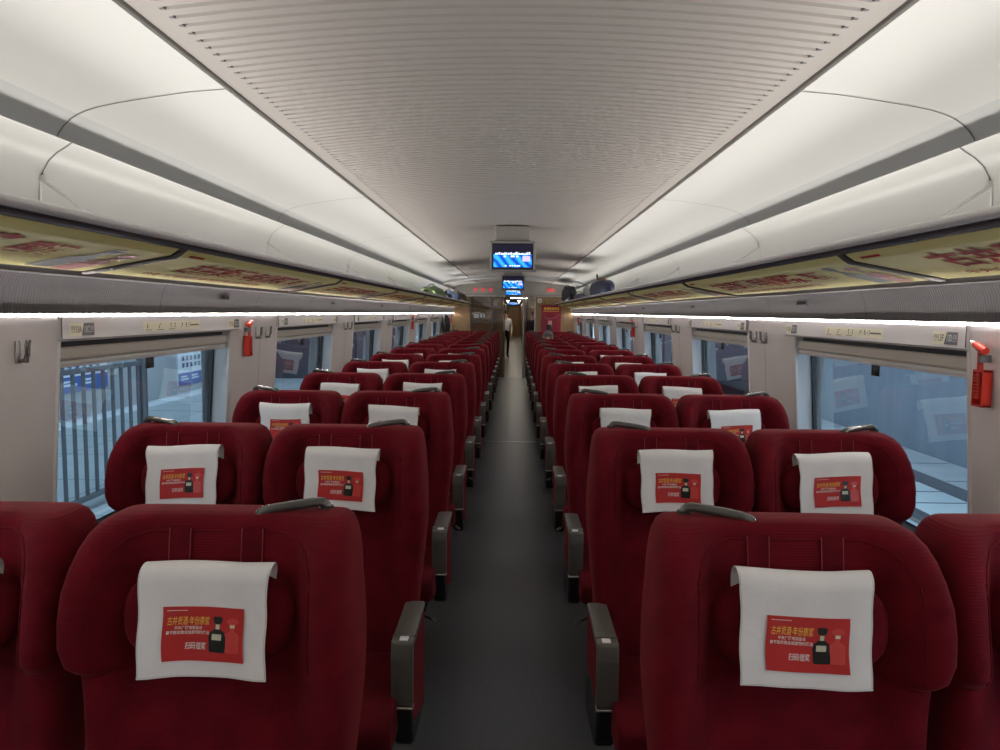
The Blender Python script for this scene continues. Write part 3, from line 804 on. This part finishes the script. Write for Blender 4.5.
def hammer(s,y,desc):
    h0=-.095 if s>0 else -.075
    root=empty('emergency_hammer',wall_pt(s,y,h0,0)); root.scale=(.9,.9,.93); tag(root,desc,'emergency hammer','red emergency hammers')
    mb=MB()    # red holder tray with rim
    mb.box(*sorted((0,-s*.004)),-.028,.030,-.20,-.075)
    for a in ((-.028,.030,-.20,-.193),(-.028,.030,-.082,-.075),(-.028,-.022,-.20,-.075),(.024,.030,-.20,-.075)):
        mb.box(*sorted((0,-s*.034)),a[0],a[1],a[2],a[3],0,.002)
    mb.build('holder','hammer_red',root)
    hm=empty('hammer'); hm.parent=root
    mb=MB(); mb.tube([(-s*.022,.004,-.175),(-s*.024,.004,-.09),(-s*.027,.004,-.02),(-s*.028,.004,-.0)],[.010,.010,.009,.010],10)
    for i in range(9): mb.tube([(-s*.034,-.009,-.17+i*.011),(-s*.035,.015,-.17+i*.011)],.0028,6)
    mb.build('grip','hammer_red',hm,smooth=True)
    mb=MB(); mb.tube([(-s*.028,-.025,-.012),(-s*.028,.0,-.004),(-s*.028,.035,.010)],[.013,.015,.012],10); mb.build('head','hammer_red',hm,smooth=True)
    mb=MB(); mb.tube([(-s*.028,.033,.009),(-s*.028,.052,.016),(-s*.028,.062,.020)],[.010,.007,.002],10); mb.build('steel_tip','white',hm,smooth=True)
    mb=MB(); mb.box(*sorted((0,-s*.040)),-.018,-.003,-.05,-.025,0,.003); mb.build('clip','sign_grey',root)
hammer(-1,4.10,'red emergency hammer in holder beside the nearest window on the left wall')
hammer(1,2.305,'red emergency hammer in holder at the right edge beside the nearest window')
hammer(-1,4.1+WP*3,'small distant red emergency hammer on the left wall by the fourth window')
hammer(1,2.3+WP*3,'small distant red emergency hammer on the right wall between fourth and fifth windows')
hammer(-1,17.6,'farthest red emergency hammer on the left wall near the wood panel')
hammer(1,2.25+WP*6.4,'farthest red emergency hammer on the right wall near the wood panel')

def val_pt(s,y,t,off):       # point on valance face; t 0 bottom .. 1 top
    x1=wx(-.03)-.012; x2=wx(-.098)-.018; h=-.094+.064*t
    return (s*((x2+(x1-x2)*t)-off),y,E+h)
def seat_sign(s,ya,yb,row,big,desc):
    W=abs(yb-ya)
    # reading direction: left wall towards +y, right wall towards -y
    fn0=(lambda off: (lambda u,v: val_pt(s,(ya+u*W) if s<0 else (yb-u*W),-.0+v*.68,off)))
    c=fn0(0)(.5,.5)
    root=empty('seat_number_sign',c); tag(root,desc,'sign','seat number signs over the windows')
    rel=lambda mb: (setattr(mb,'v',[(x-c[0],y-c[1],z-c[2]) for x,y,z in mb.v]),mb)[1]
    f=fn0(.001); mb=MB(); mb.add([f(0,0),f(.47,0),f(.57,1),f(0,1)],[(0,1,2,3)]); rel(mb).build('cream_plate','sign_cream',root)
    mb=MB(); mb.add([f(.47,0),f(1,0),f(1,1),f(.57,1)],[(0,1,2,3)]); rel(mb).build('grey_plate','sign_grey',root)
    f=fn0(.0016); a,b=('A','C') if s<0 else ('F','D')
    mb=MB(); put_text(mb,'%d%s'%(row,a),.24,.46,.24,.78,f,0,.01)
    if big: put_text(mb,'靠窗',.05,.21,.44,.78,f); put_text(mb,'Window',.05,.21,.24,.38,f)
    rel(mb).build('dark_lettering','sign_ink',root)
    mb=MB(); put_text(mb,'%d%s'%(row,b),.59,.79,.24,.78,f,0,.01)
    if big: put_text(mb,'过道',.81,.96,.44,.78,f); put_text(mb,'Aisle',.81,.96,.24,.38,f)
    rel(mb).build('white_lettering','white',root)
def strip_sign(s,ya,yb,desc):
    W=yb-ya; fn0=(lambda off: (lambda u,v: val_pt(s,(ya+u*W) if s<0 else (yb-u*W),.05+v*.62,off)))
    c=fn0(0)(.5,.5); root=empty('pictogram_strip',c); tag(root,desc,'sign','pictogram strips over the windows')
    rel=lambda mb: (setattr(mb,'v',[(x-c[0],y-c[1],z-c[2]) for x,y,z in mb.v]),mb)[1]
    f=fn0(.001); mb=MB(); mb.add([f(0,0),f(1,0),f(1,1),f(0,1)],[(0,1,2,3)]); rel(mb).build('cream_plate','sign_cream',root)
    f=fn0(.0016); mb=MB()
    rr_=random.Random(3)
    for u in (.05,.24,.42,.49,.62,.70,.76):
        for q in range(3):
            a=u+rr_.uniform(0,.03); v=.3+q*.18; w_=rr_.uniform(.008,.02)
            mb.add([f(a,v),f(a+w_,v+.03),f(a+w_*.8,v+.16),f(a-.003,v+.12)],[(0,1,2,3)])
    mb.add([f(.80,.45),f(.97,.45),f(.97,.58),f(.80,.58)],[(0,1,2,3)])
    for u in (.03,.22,.41): mb.add([f(u,.10),f(u+.1,.10),f(u+.1,.16),f(u,.16)],[(0,1,2,3)])
    rel(mb).build('pictogram','sign_ink',root)
for k,(a,b) in enumerate(wins()[1:]):
    for s,sd in ((-1,'left'),(1,'right')):
        r1=13-2*k; r2=12-2*k
        if r1<1: continue
        which=ORD[k].replace('nearest','nearest') + ' window'
        la,lb=('A','C') if s<0 else ('F','D')
        seat_sign(s,a+.03,a+.175 ,r1,k<2,'seat number sign %d%s %d%s over near end of the %s on the %s'%(r1,la,r1,lb,which,sd))
        if r2>0: seat_sign(s,b-.055,b+.095,r2,k<2,'seat number sign %d%s %d%s over far end of the %s on the %s'%(r2,la,r2,lb,which,sd))
        if k<3: strip_sign(s,a+.52,a+.52+.54,'cream pictogram strip above the %s on the %s'%(which,sd))
# round red sticker at right edge
o=empty('round_sticker',(1.4975,2.215,E-.062)); tag(o,'round red and white sticker on the wall above the right hammer','sticker')
mb=MB(); mb.add([(0,.024*cos(t),.024*sin(t)) for t in [2*pi*i/24 for i in range(24)]],[tuple(range(24))]); mb.build('red_disc','hammer_red',o)
mb=MB(); mb.box(-.0012,-.0004,-.016,.016,-.004,.004); mb.build('white_bar','white',o)
# little air outlets in the cove
for k in range(0,4):
    for s,sd in ((-1,'left'),(1,'right')):
        y=3.72+WP*k
        o=empty('air_outlet',(s*1.467,y,E+.062)); tag(o,'small dark air outlet in the grey cove above the %s window on the %s'%(ORD[k],sd),'vent','air outlets in the cove')
        mb=MB()
        for j in range(3): mb.box(*sorted((-s*.001,-s*.006)),-.055+j*.038,-.028+j*.038,-.008,.008)
        mb.build('slot','gap',o)
        mb=MB(); mb.box(*sorted((s*.002,-s*.003)),-.066,.062,-.013,.013); mb.build('surround','sign_grey',o)

# ================================================================== SCREENS
def tv(y,zc,w,h,desc,top):
    root=empty('ceiling_screen',(0,y,E+zc)); tag(root,desc,'screen','ceiling mounted screens')
    mb=MB(); b=.018
    mb.box(-w/2,w/2,0,.05,-h/2,-h/2+b,0,.004); mb.box(-w/2,w/2,0,.05,h/2-b,h/2,0,.004); mb.box(-w/2,-w/2+b,0,.05,-h/2,h/2,0,.004); mb.box(w/2-b,w/2,0,.05,-h/2,h/2,0,.004)
    mb.box(-w/2+.01,w/2-.01,.03,.06,-h/2+.01,h/2-.01); mb.build('housing','tv_grey',root)
    mb=MB(); mb.box(-w/2+b,w/2-b,.012,.03,-h/2+b,h/2-b); mb.build('bezel','black_plastic',root)
    mb=MB(); mb.box(-.16,.16,.03,.34,h/2-.03,top-zc,0,.01); mb.build('mount','ceil_grey',root)
    W=w/2-b-.013; y_=.0115; x0,x1=-W,W; z0,z1=-h/2+b+.022,h/2-b-.012; H=z1-z0
    q=lambda mb,a,b_,c,d,dy=0: mb.add([(x0+(x1-x0)*a,y_-dy,z0+H*c),(x0+(x1-x0)*b_,y_-dy,z0+H*c),(x0+(x1-x0)*b_,y_-dy,z0+H*d),(x0+(x1-x0)*a,y_-dy,z0+H*d)],[(0,1,2,3)])
    sn=empty('display'); sn.parent=root
    mb=MB(); q(mb,0,1,.58,1); q(mb,0,1,-.08,0); mb.build('dark_picture','scr_dark',sn)
    mb=MB(); q(mb,0,1,0,.58); mb.build('blue_picture','scr_blue',sn)
    mb=MB(); rr_=random.Random(int(y*10)); a=.05
    while a<.95:
        w_=rr_.uniform(.02,.05); q(mb,a,min(a+w_,.97),.56,.56+rr_.uniform(.05,.12),.001); a+=w_+rr_.uniform(.005,.02)
    for a in (.3,.42,.48,.55,.61,.66): q(mb,a,a+.04,.04,.09,.001)
    for a in (.27,.45,.5,.6): q(mb,a,a+.05,.45,.52,.001)
    mb.build('caption','scr_white',sn)
    mb=MB(); q(mb,.76,.96,.26,.50,.0015); mb.build('inset_picture','scr_pink',sn)
tv(6.6,.502,.405,.27,'nearest and largest ceiling screen showing a blue picture',.775)
tv(12.6,.512,.405,.27,'second ceiling screen below and behind the nearest one',.775)
tv(17.6,.50,.42,.22,'third small ceiling screen at the glass partition',.75)
tv(30.0,.385,.42,.19,'faint fourth screen in the vestibule beyond the partition',.52)

# ================================================================== FAR END
mb=MB(); mb.box(-1.66,1.66,Y1,Y1+.06,E+.42,E+.9); struct(mb.build('wall_end_header','ceil_grey'))
mb=MB(); mb.box(-1.64,1.64,Y1-.02,Y1+.08,E+.395,E+.422); struct(mb.build('trim_header','alu'))
mb=MB(); mb.box(-1.66,-1.06,Y1,Y1+.06,0,E+.42); mb.box(-1.07,-.24,Y1+.10,Y1+.14,0,E+.42); struct(mb.build('wall_end_left','wood'))
mb=MB(); mb.box(.56,1.66,Y1,Y1+.06,0,E+.42); struct(mb.build('wall_end_right','wood'))
gp=empty('glass_partition',(-.64,Y1,0)); tag(gp,'tall glass partition beside the aisle in front of the wood wall','partition','glass partitions at the far end')
mb=MB(); mb.box(-.41,.41,.02,.03,.04,E+.39); mb.build('pane','glass_clear',gp)
mb=MB()
for x in (-.42,.115,.425): mb.box(x-.014,x+.014,0,.05,0,E+.395)
mb.box(-.42,.425,0,.05,1.36,1.39); mb.box(-.42,.425,0,.05,0,.05); mb.build('frame','dark_metal',gp)
gp=empty('glass_partition',(.40,Y1,0)); tag(gp,'narrow glass partition between the aisle and the red poster','partition','glass partitions at the far end')
mb=MB(); mb.box(-.14,.14,.02,.03,.04,E+.39); mb.build('pane','glass_clear',gp)
mb=MB()
for x in (-.145,.145): mb.box(x-.013,x+.013,0,.05,0,E+.395)
mb.box(-.145,.145,0,.05,0,.05); mb.build('frame','alu',gp)
o=empty('notice',(-.87,Y1+.0175,1.55)); tag(o,'pale notice stuck on the glass partition','notice')
mb=MB(); mb.box(-.11,.05,-.002,.002,.05,.065); mb.box(.05,.10,-.002,.002,-.06,.04); mb.box(.13,.165,-.002,.002,-.06,.04); mb.box(-.11,.02,-.002,.002,-.07,.03); mb.build('paper','reveal',o)
# poster
o=empty('wall_poster',(.95,Y1-.012,1.47)); tag(o,'dark red poster with a pale bottle picture on the far wood wall','poster')
mb=MB(); mb.box(-.24,.24,0,.01,-.33,.35); mb.build('sheet','poster',o)
mb=MB(); mb.tube([(-.2,-.003,.10),(-.1,-.003,.0),(.05,-.003,.02),(.22,-.003,.12)],[.02,.025,.02,.01],6,0,1,.3); mb.tube([(-.03,-.003,-.2),(-.03,-.003,-.04)],.05,6,0,1,.1); mb.build('pale_drawing','poster_pink',o)
mb=MB(); mb.tube([(-.05,-.005,-.32),(-.05,-.005,-.14)],.06,6,0,1,.1);mb.build('dark_drawing','bottle_dark',o)
mb=MB()
for i in range(6): mb.box(-.18+i*.065,-.13+i*.065,-.004,0,.23,.29)
mb.box(-.2,.2,-.004,0,.185,.2); mb.build('gold_heading','gold',o)
# red LED displays
for x,desc in ((-.75,'red LED display above the glass partition'),(.93,'small red LED display above the red poster')):
    o=empty('led_display',(x,Y1-.015,E+.56)); tag(o,desc,'LED display')
    mb=MB(); w_=.27 if x<0 else .10; mb.box(-w_,w_,0,.015,-.055,.055); mb.build('casing','ceil_grey',o)
    for c in ((-.19,0,.19) if x<0 else (-.05,.05)):
        mb=MB()
        for i in range(4):
            mb.box(c-.045,c+.045,-.003,0,-.035+i*.022,-.024+i*.022)
        mb.box(c-.006,c+.006,-.003,0,-.04,.04)
        mb.build('red_symbol','led',o)
o=empty('round_sign',(.66,Y1-.012,E+.30)); tag(o,'round white sign with dark centre on the wood wall','sign')
mb=MB(); mb.tube([(0,0,0),(0,.01,0)],.055,20); mb.build('white_disc','white',o)
mb=MB(); mb.tube([(0,-.003,-.005),(0,.0,-.005)],.022,16); mb.build('dark_centre','gap',o)
# vestibule shell
mb=MB(); 
mb.box(-.62,-.56,Y1+.14,27,0,2.5); mb.box(-.62,-.46,27,50,0,2.5)
struct(mb.build('wall_vestibule_left','wood'))
mb=MB(); mb.box(.95,1.0,Y1+.06,27,0,2.5); mb.box(.5,1.0,27,27.06,0,2.5); mb.box(.5,.56,27,50,0,2.5); struct(mb.build('wall_vestibule_right','wood'))
mb=MB(); mb.box(-1.66,1.66,Y1+.06,50,2.14,2.2); struct(mb.build('ceiling_vestibule','ceil_grey'))
mb=MB(); mb.box(-.6,.6,50,50.06,0,2.3); struct(mb.build('wall_far_end','wood'))
d=empty('door_1',(0.02,49.9,0)); struct(d)
mb=MB(); mb.box(-.40,.0,0,.05,0,1.98,0,.01); mb.box(.01,.41,0,.05,0,1.98,0,.01); mb.build('door_leaf','wood',d)
mb=MB(); mb.box(-.05,-.03,-.04,0,.9,1.2); mb.build('door_handle','metal',d)
for i,(y,x) in enumerate(((19.3,.2),(22.5,.2),(26,.2),(32,0),(38,0),(44,0),(48.5,0))):
    mb=MB(); mb.box(x-.3,x+.3,y-.12,y+.12,2.125,2.14); o=mb.build('ceiling_light','lampwarm')
    tag(o,'warm ceiling light panel in the vestibule beyond the partition','ceiling light','vestibule ceiling lights')
for x,y in ((.33,20.5),(.33,24.0)):
    mb=MB(); mb.tube([(x,y,0),(x,y,2.13)],.018,8); o=mb.build('grab_pole','metal'); tag(o,'slim steel pole in the vestibule, %s one'%('nearer' if y<22 else 'farther'),'pole')

# ================================================================== LUGGAGE
def blob(seed, a,b,c, amp=.12, n1=.7, n2=.7, nu=18,nv=28):
    mb=superell(0,0,0,a,b,c,n1,n2,nu,nv); r=random.Random(seed); ph=[r.uniform(0,6) for _ in range(6)]
    out=[]
    for x,y,z in mb.v:
        k=1+amp*(.5*sin(5*x/a+ph[0]+2*y/b)+.35*sin(7*z/c+ph[1]+3*x/a)+.3*sin(6*y/b+ph[2]))
        out.append((x*k,y*k,max(z*k,-c*.85)))
    mb.v=out; return mb
def bag(name,s,x,y,dims,mt,desc,cat,seed,amp=.1,extra=None):
    base=E+.236-(x-1.08)*.12+.0
    o=empty(name,(s*x,y,base)); tag(o,desc,cat)
    mb=blob(seed,*dims,amp=amp); zmin=min(v[2] for v in mb.v); mb.v=[(p,q,z-zmin) for p,q,z in mb.v]
    mb.build('body',mt,o,smooth=80)
    if extra: extra(o,dims)
    return o
def straps(mt):
    def f(o,d):
        mb=MB(); a,b,c=d
        pts=[(-a*.3+.0*i, -b*.6+b*1.2*i/12, c*1.75+.05*sin(pi*i/12)) for i in range(13)]
        mb.tube(pts,.01,6,0,1.4,.6); mb.build('strap',mt,o,smooth=True)
    return f
def zipband(mt):
    def f(o,d):
        a,b,c=d; mb=MB(); mb.tube([(-a*.2,-b*.95*cos(pi*i/16),c*1.0+c*.98*sin(pi*i/16)) for i in range(17)],.012,6,0,1.3,1); mb.build('piping',mt,o,smooth=True)
        mb=MB(); mb.tube([(-a*.2,b*.3,c*1.9),(-a*.2,b*.33,c*1.9+.09)],.012,6); mb.build('pull_handle','black_plastic',o)
    return f
bag('green_bag',-1,1.20,11.2,(.12,.95,.085),'green','crumpled green bag on the left luggage rack','bag',1,.16,straps('green'))
bag('small_black_bag',-1,1.13,12.6,(.08,.30,.045),'blackbag','small flat black bag beside the green bag on the rack','bag',2,.1,straps('blackbag'))
bag('blue_bag',-1,1.22,14.2,(.12,.75,.10),'bluebag','light blue bag behind the green bag on the left rack','bag',3,.1,straps('navybag'))
bag('black_backpack',-1,1.2,16.6,(.12,.9,.11),'blackbag','black backpack at the far end of the left rack','bag',4,.14,straps('blackbag'))
bag('suitcase',1,1.19,9.9,(.11,.95,.12),'navybag','navy rounded suitcase with brown piping on the right rack','suitcase',5,.02,zipband('brown'))
bag('white_bag',1,1.28,12.4,(.09,.5,.13),'whitebag','pale cloth bag between the dark bags on the right rack','bag',6,.12,straps('whitebag'))
bag('navy_bag',1,1.14,12.6,(.05,.8,.055),'navybag','flat navy bag in front of the pale bag on the right rack','bag',7,.1,straps('whitebag'))
bag('black_bag',1,1.2,16.0,(.12,1.3,.19),'blackbag','large black bag at the far end of the right rack','bag',8,.12,straps('blackbag'))
# jacket hanging from a hook on the left wall
o=empty('hanging_jacket',(-1.43,15.45,E-.05)); tag(o,'black jacket hanging on the left wall by the farthest window','jacket')
mb=MB(); rings=[]
for i,(z,a,b) in enumerate(((0,.015,.03),(-.03,.05,.10),(-.10,.06,.20),(-.2,.065,.24),(-.32,.06,.22),(-.42,.05,.15),(-.52,.035,.1),(-.60,.02,.07))):
    rings.append([(a*cos(t)*(1+.15*sin(5*t+i)),b*sin(t)*(1+.08*sin(3*t+i))-.03*i*.5,z) for t in [2*pi*j/20 for j in range(20)]])
mb.loops(rings,True); jb=mb.build('body','blackbag',o,smooth=80)
mb=MB(); mb.tube([(.03,.12,-.08),(.05,.16,-.25),(.045,.14,-.42)],[.045,.04,.03],10); mb.build('sleeve','blackbag',o,smooth=True)

# ================================================================== PEOPLE
def person(name, loc, rz, top, bottom, hairm, desc, seated=False, slim=1.0):
    root=empty(name,loc,rz); tag(root,desc,'person')
    # skeleton (facing -y)
    if seated:
        J={'pel':(0,0,.50),'spine':(0,.05,.72),'chest':(0,.06,.92),'neck':(0,.05,1.09),'headb':(0,.03,1.15),'headt':(0,.03,1.26)}
        legs=[[(sx*.09,-.05,.50),(sx*.11,-.42,.52),(sx*.11,-.42,.28),(sx*.11,-.40,.08),(sx*.12,-.55,.04)] for sx in (-1,1)]
        arms=[[(sx*.17,.06,1.02),(sx*.22,.02,.80),(sx*.20,-.2,.68),(sx*.13,-.36,.62)] for sx in (-1,1)]
    else:
        J={'pel':(0,0,.90),'spine':(0,.01,1.08),'chest':(0,.01,1.28),'neck':(0,.0,1.42),'headb':(0,-.01,1.48),'headt':(0,-.01,1.60)}
        legs=[[(sx*.09,0,.88),(sx*.10,-.02+.04*sx,.48),(sx*.10,.02+.1*sx,.08),(sx*.11,-.13+.1*sx,.03)] for sx in (-1,1)]
        arms=[[(sx*.17,.01,1.36),(sx*.22,.02,1.10),(sx*.20,-.10,.88),(sx*.18,-.16,.80)] for sx in (-1,1)]
    vs=[];es=[];rad=[]
    def add(p,r,parent=None):
        vs.append(p); rad.append(r*slim)
        if parent is not None: es.append((parent,len(vs)-1))
        return len(vs)-1
    a=add(J['pel'],.125); b=add(J['spine'],.115,a); c=add(J['chest'],.135,b); d=add(J['neck'],.052,c); e=add(J['headb'],.062,d); f=add(J['headt'],.075,e)
    for lg in legs:
        p=a
        for q,r in zip(lg,[.085,.06,.052,.045,.04] if seated else [.085,.055,.042,.035]): p=add(q,r,p)
    for am in arms:
        p=c
        for q,r in zip(am,[.055,.042,.034,.026]): p=add(q,r,p)
        hp=vs[p]; 
        for k in range(5):
            dx=(k-2)*.012; ln=(.05,.075,.08,.072,.06)[k]
            if k==0: dx*=1.8
            q=add((hp[0]+dx,hp[1]-.03,hp[2]-.035),.009/slim,p); add((hp[0]+dx*1.2,hp[1]-.045,hp[2]-.035-ln*.6),.008/slim,q)
    me=bpy.data.meshes.new('body'); me.from_pydata(vs,es,[]); ob=bpy.data.objects.new('body_tmp',me); COL.objects.link(ob)
    md=ob.modifiers.new('s','SKIN'); sd=ob.modifiers.new('d','SUBSURF'); sd.levels=1
    if not me.skin_vertices: 
        bpy.context.view_layer.objects.active=ob
        me.attributes  # noqa
    for i,sv in enumerate(me.skin_vertices[0].data if me.skin_vertices else []):
        rx=rad[i]; sv.radius=(rx*(1.25 if i in (1,2) else 1),rx); sv.use_root=(i==0)
    dg=bpy.context.evaluated_depsgraph_get(); dg.update()
    m2=bpy.data.meshes.new_from_object(ob.evaluated_get(dg)); bpy.data.objects.remove(ob)
    m2.materials.clear()
    for k in ('skin',top,bottom,'black_plastic'): m2.materials.append(M[k])
    hipz=J['pel'][2]; nz=J['neck'][2]
    for pl in m2.polygons:
        cc=pl.center; pl.use_smooth=True
        hand=min((Vector(am[-1])-cc).length for am in arms)<.10
        if hand or cc.z>nz-.02: k=0
        elif cc.z<.09: k=3
        elif cc.z<hipz+.06 and not (abs(cc.x)>.15 and cc.z>hipz-.1): k=2
        else: k=1
        pl.material_index=k
    bo=bpy.data.objects.new('body',m2); COL.objects.link(bo); bo.parent=root
    hc=Vector(J['headb'])*.35+Vector(J['headt'])*.65
    # face features and hair
    mb=superell(hc.x,hc.y+.018,hc.z+.028,.088,.10,.098,1,1,14,20)
    # open the face
    mb.v=[(x,(y if (y>hc.y-.03 or z>hc.z+.06) else hc.y-.03),z) for x,y,z in mb.v]
    mb.build('hair',hairm,root,smooth=True)
    mb=MB(); mb.tube([(hc.x,hc.y-.078,hc.z+.02),(hc.x,hc.y-.098,hc.z-.015)],[.007,.012],8)
    for sx in (-1,1): mb.tube([(hc.x+sx*.078,hc.y,hc.z+.02),(hc.x+sx*.082,hc.y+.005,hc.z-.02)],[.014,.01],8)
    mb.build('nose_and_ears','skin',root,smooth=True)
    mb=MB()
    for sx in (-1,1): mb.tube([(hc.x+sx*.018,hc.y-.078,hc.z+.02),(hc.x+sx*.042,hc.y-.071,hc.z+.02)],.005,6)
    mb.tube([(hc.x-.018,hc.y-.074,hc.z-.045),(hc.x+.018,hc.y-.074,hc.z-.045)],.004,6)
    mb.build('eyes_and_mouth','gap',root)
    return root
person('person',(-.27,26.3,0),.2,'shirtwhite','trousers','hair','person in a white top and black trousers standing in the vestibule')
person('person',(.66,24.5,0),-.6,'navy','trousers','hair','person in a navy top standing behind the narrow glass partition')
person('person',(.60,(11+.27)*P-.33,-.02),.1,'navy','trousers','hairgrey','seated person with grey hair in the eleventh row right of the aisle',True)

# ================================================================== OUTSIDE, LEFT: platform
mb=MB(); mb.box(-6.2,-1.95,-6,60,-.25,-.02); struct(mb.build('ground_platform','tile'))
mb=MB()
for i in range(40): mb.box(-6.1,-1.97,-4+i*1.2,-4+i*1.2+.012,-.02,-.017)
for x in (-2.6,-3.8,-5.0): mb.box(x-.006,x+.006,-6,50,-.02,-.017)
struct(mb.build('trim_tile_joint','conc'))
f=empty('platform_fence',(-3.4,3.2,0)); tag(f,'grey steel bar fence on the platform outside the nearest left window','fence')
for z in (1.13,.10):
    mb=MB(); mb.box(-.02,.02,-4.6,3.4,z-.02,z+.02,0,.005); mb.build('rail','fence',f)
for i in range(58):
    y=-4.5+i*.14
    if y<-1.5 : continue
    mb=MB(); mb.tube([(0,y,.1),(0,y,1.13)],.016,8); mb.build('bar','fence',f,smooth=True)
for y in (-4.6,3.4):
    mb=MB(); mb.box(-.03,.03,y-.03,y+.03,-.02,1.2,0,.006); mb.build('post','fence',f)
mb=MB(); mb.box(-6.4,-6.2,-6,60,-.02,1.1); struct(mb.build('wall_platform','conc'))
mb=MB(); mb.box(-6.2,-6.1,-6,60,-.02,.05); struct(mb.build('trim_platform_kerb','board_white'))
for i,(ya,yb,z0,z1) in enumerate(((9.3,10.95,.44,1.06),(13.3,14.6,.20,.84),(18.5,20.0,.2,.9))):
    o=empty('notice_board',(-6.2,(ya+yb)/2,z0)); tag(o,'white and blue notice board on the platform wall, %s'%(('behind the bars of the fence','past the end of the fence','farthest along the wall')[i]),'notice board','platform notice boards')
    W=yb-ya; H=z1-z0
    mb=MB(); mb.box(0,.03,-W/2,W/2,0,H); mb.build('board','board_white',o)
    mb=MB(); mb.box(.03,.033,-W/2,W/2,0,H*.36); mb.build('blue_band','board_blue',o)
    mb=MB(); rr_=random.Random(i+5)
    for r_,(zz,hh) in enumerate(((.72,.12),(.52,.12))):
        yy=-W/2+.15
        while yy<W/2-.2:
            w_=.12
            for q in range(3): mb.box(.031,.034,yy,yy+w_*rr_.uniform(.6,1),H*zz+q*hh*H*.4,H*zz+q*hh*H*.4+.02)
            mb.box(.031,.034,yy+w_*rr_.uniform(.2,.7),yy+w_*.5+.03,H*zz,H*(zz+hh)); yy+=.17
    mb.build('dark_marks','ink_blue',o)
    mb=MB()
    for q in range(3): mb.box(.033,.036,-W/2+.1+q*.45,-W/2+.42+q*.45,H*.15,H*.15+.03); mb.box(.033,.036,-W/2+.1+q*.45,-W/2+.35+q*.45,H*.23,H*.23+.03)
    mb.build('pale_marks','board_white',o)
mb=MB(); mb.box(-9.3,-9.0,-6,60,-.2,5.5); struct(mb.build('wall_station_left','steel_blue'))
for i in range(7):
    mb=MB(); y=5+i*5.5; mb.box(-7.6,-7.2,y,y+.45,-.2,5.5,0,.03); o=mb.build('station_column','conc'); tag(o,'grey station column beyond the platform wall, number %s along'%['one','two','three','four','five','six','seven'][i],'column','station columns')
mb=MB(); mb.box(-9.3,-6.2,-6,60,-.3,-.2); struct(mb.build('ground_station','conc'))
for x0,x1,ya,yb,nm in ((-6.1,-4.6,17.5,30,'left'),(5.2,6.8,20,34,'right')):  # dark blocks added to darken the view through the farther windows
    mb=MB(); mb.box(x0,x1,ya,yb,-.2,3.2,0,.05)
    for i in range(8): mb.box(*( (x1,x1+.06) if x0<0 else (x0-.06,x0)),ya+.6+i*1.5,ya+.75+i*1.5,-.2,3.1)
    struct(mb.build('wall_dark_backdrop_'+nm,'conc_dark'))
# OUTSIDE, RIGHT: stepped concrete and wall
mb=MB()
mb.box(1.9,5.15,-6,60,E-2.7,E-2.6); struct(mb.build('ground_track','tile'))
mb=MB(); mb.box(5.15,6.0,-6,60,E-2.7,E-2.42); mb2=mb; struct(mb.build('ground_slab','tile'))
mb=MB(); mb.box(5.135,5.15,-6,60,E-2.6,E-2.42); mb.box(5.985,6.0,-6,60,E-2.42,E-2.27); struct(mb.build('trim_step','conc_dark'))
mb=MB(); mb.box(6.0,7.0,-6,60,E-2.7,E-2.27); struct(mb.build('ground_upper_slab','conc'))
mb=MB()
for i in range(70):
    y=-3+i*.62; mb.box(1.95,5.12,y,y+.03,E-2.6,E-2.597); mb.box(5.17,5.98,y,y+.03,E-2.42,E-2.417)
    if i%2: mb.box(6.02,6.8,y,y+.02,E-2.27,E-2.267)
struct(mb.build('trim_slab_joint','conc_dark'))
mb=MB(); mb.box(6.85,7.1,-6,60,E-2.3,E-.78); struct(mb.build('wall_trackside','steel_blue'))
mb=MB(); mb.box(6.75,7.3,-6,60,E-.78,E-.66); struct(mb.build('trim_trackside','conc'))
mb=MB(); mb.box(9.8,10.0,-6,60,E-2.3,E+1.2); struct(mb.build('wall_station_right','conc'))
mb=MB(); mb.box(7.1,9.8,-6,60,E-.9,E-.78); struct(mb.build('ground_far_platform','tile'))
# station canopies (thick roofs)
mb=MB(); mb.box(-9.3,-3.0,-6,60,5.2,5.5); struct(mb.build('roof_canopy_left','conc'))
mb=MB(); mb.box(4.5,10,-6,60,5.2,5.5); struct(mb.build('roof_canopy_right','conc'))

# ================================================================== WORLD, CAMERA, VIEW
wd=bpy.data.worlds.new('World'); sc.world=wd; wd.use_nodes=True
bg=wd.node_tree.nodes['Background']; bg.inputs[0].default_value=(.66,.83,1,1); bg.inputs[1].default_value=2.1
FPX=728
cam=bpy.data.cameras.new('camera'); co=bpy.data.objects.new('camera',cam); COL.objects.link(co)
cam.lens=FPX*36/1000; cam.clip_start=.05; cam.clip_end=200
yaw=math.atan(13/FPX); pitch_=math.atan(62.5/FPX); roll=radians(.55)
co.matrix_world=Matrix.Translation((.015,0,E)) @ Matrix.Rotation(yaw,4,'Z') @ Matrix.Rotation(pi/2-pitch_,4,'X') @ Matrix.Rotation(roll,4,'Z')
sc.camera=co
sc.view_settings.view_transform='Standard'; sc.view_settings.look='None'; sc.view_settings.gamma=1; sc.view_settings.use_curve_mapping=False
sc.view_settings.exposure=0.62
sc.cycles.max_bounces=8; sc.cycles.diffuse_bounces=4; sc.cycles.transparent_max_bounces=12
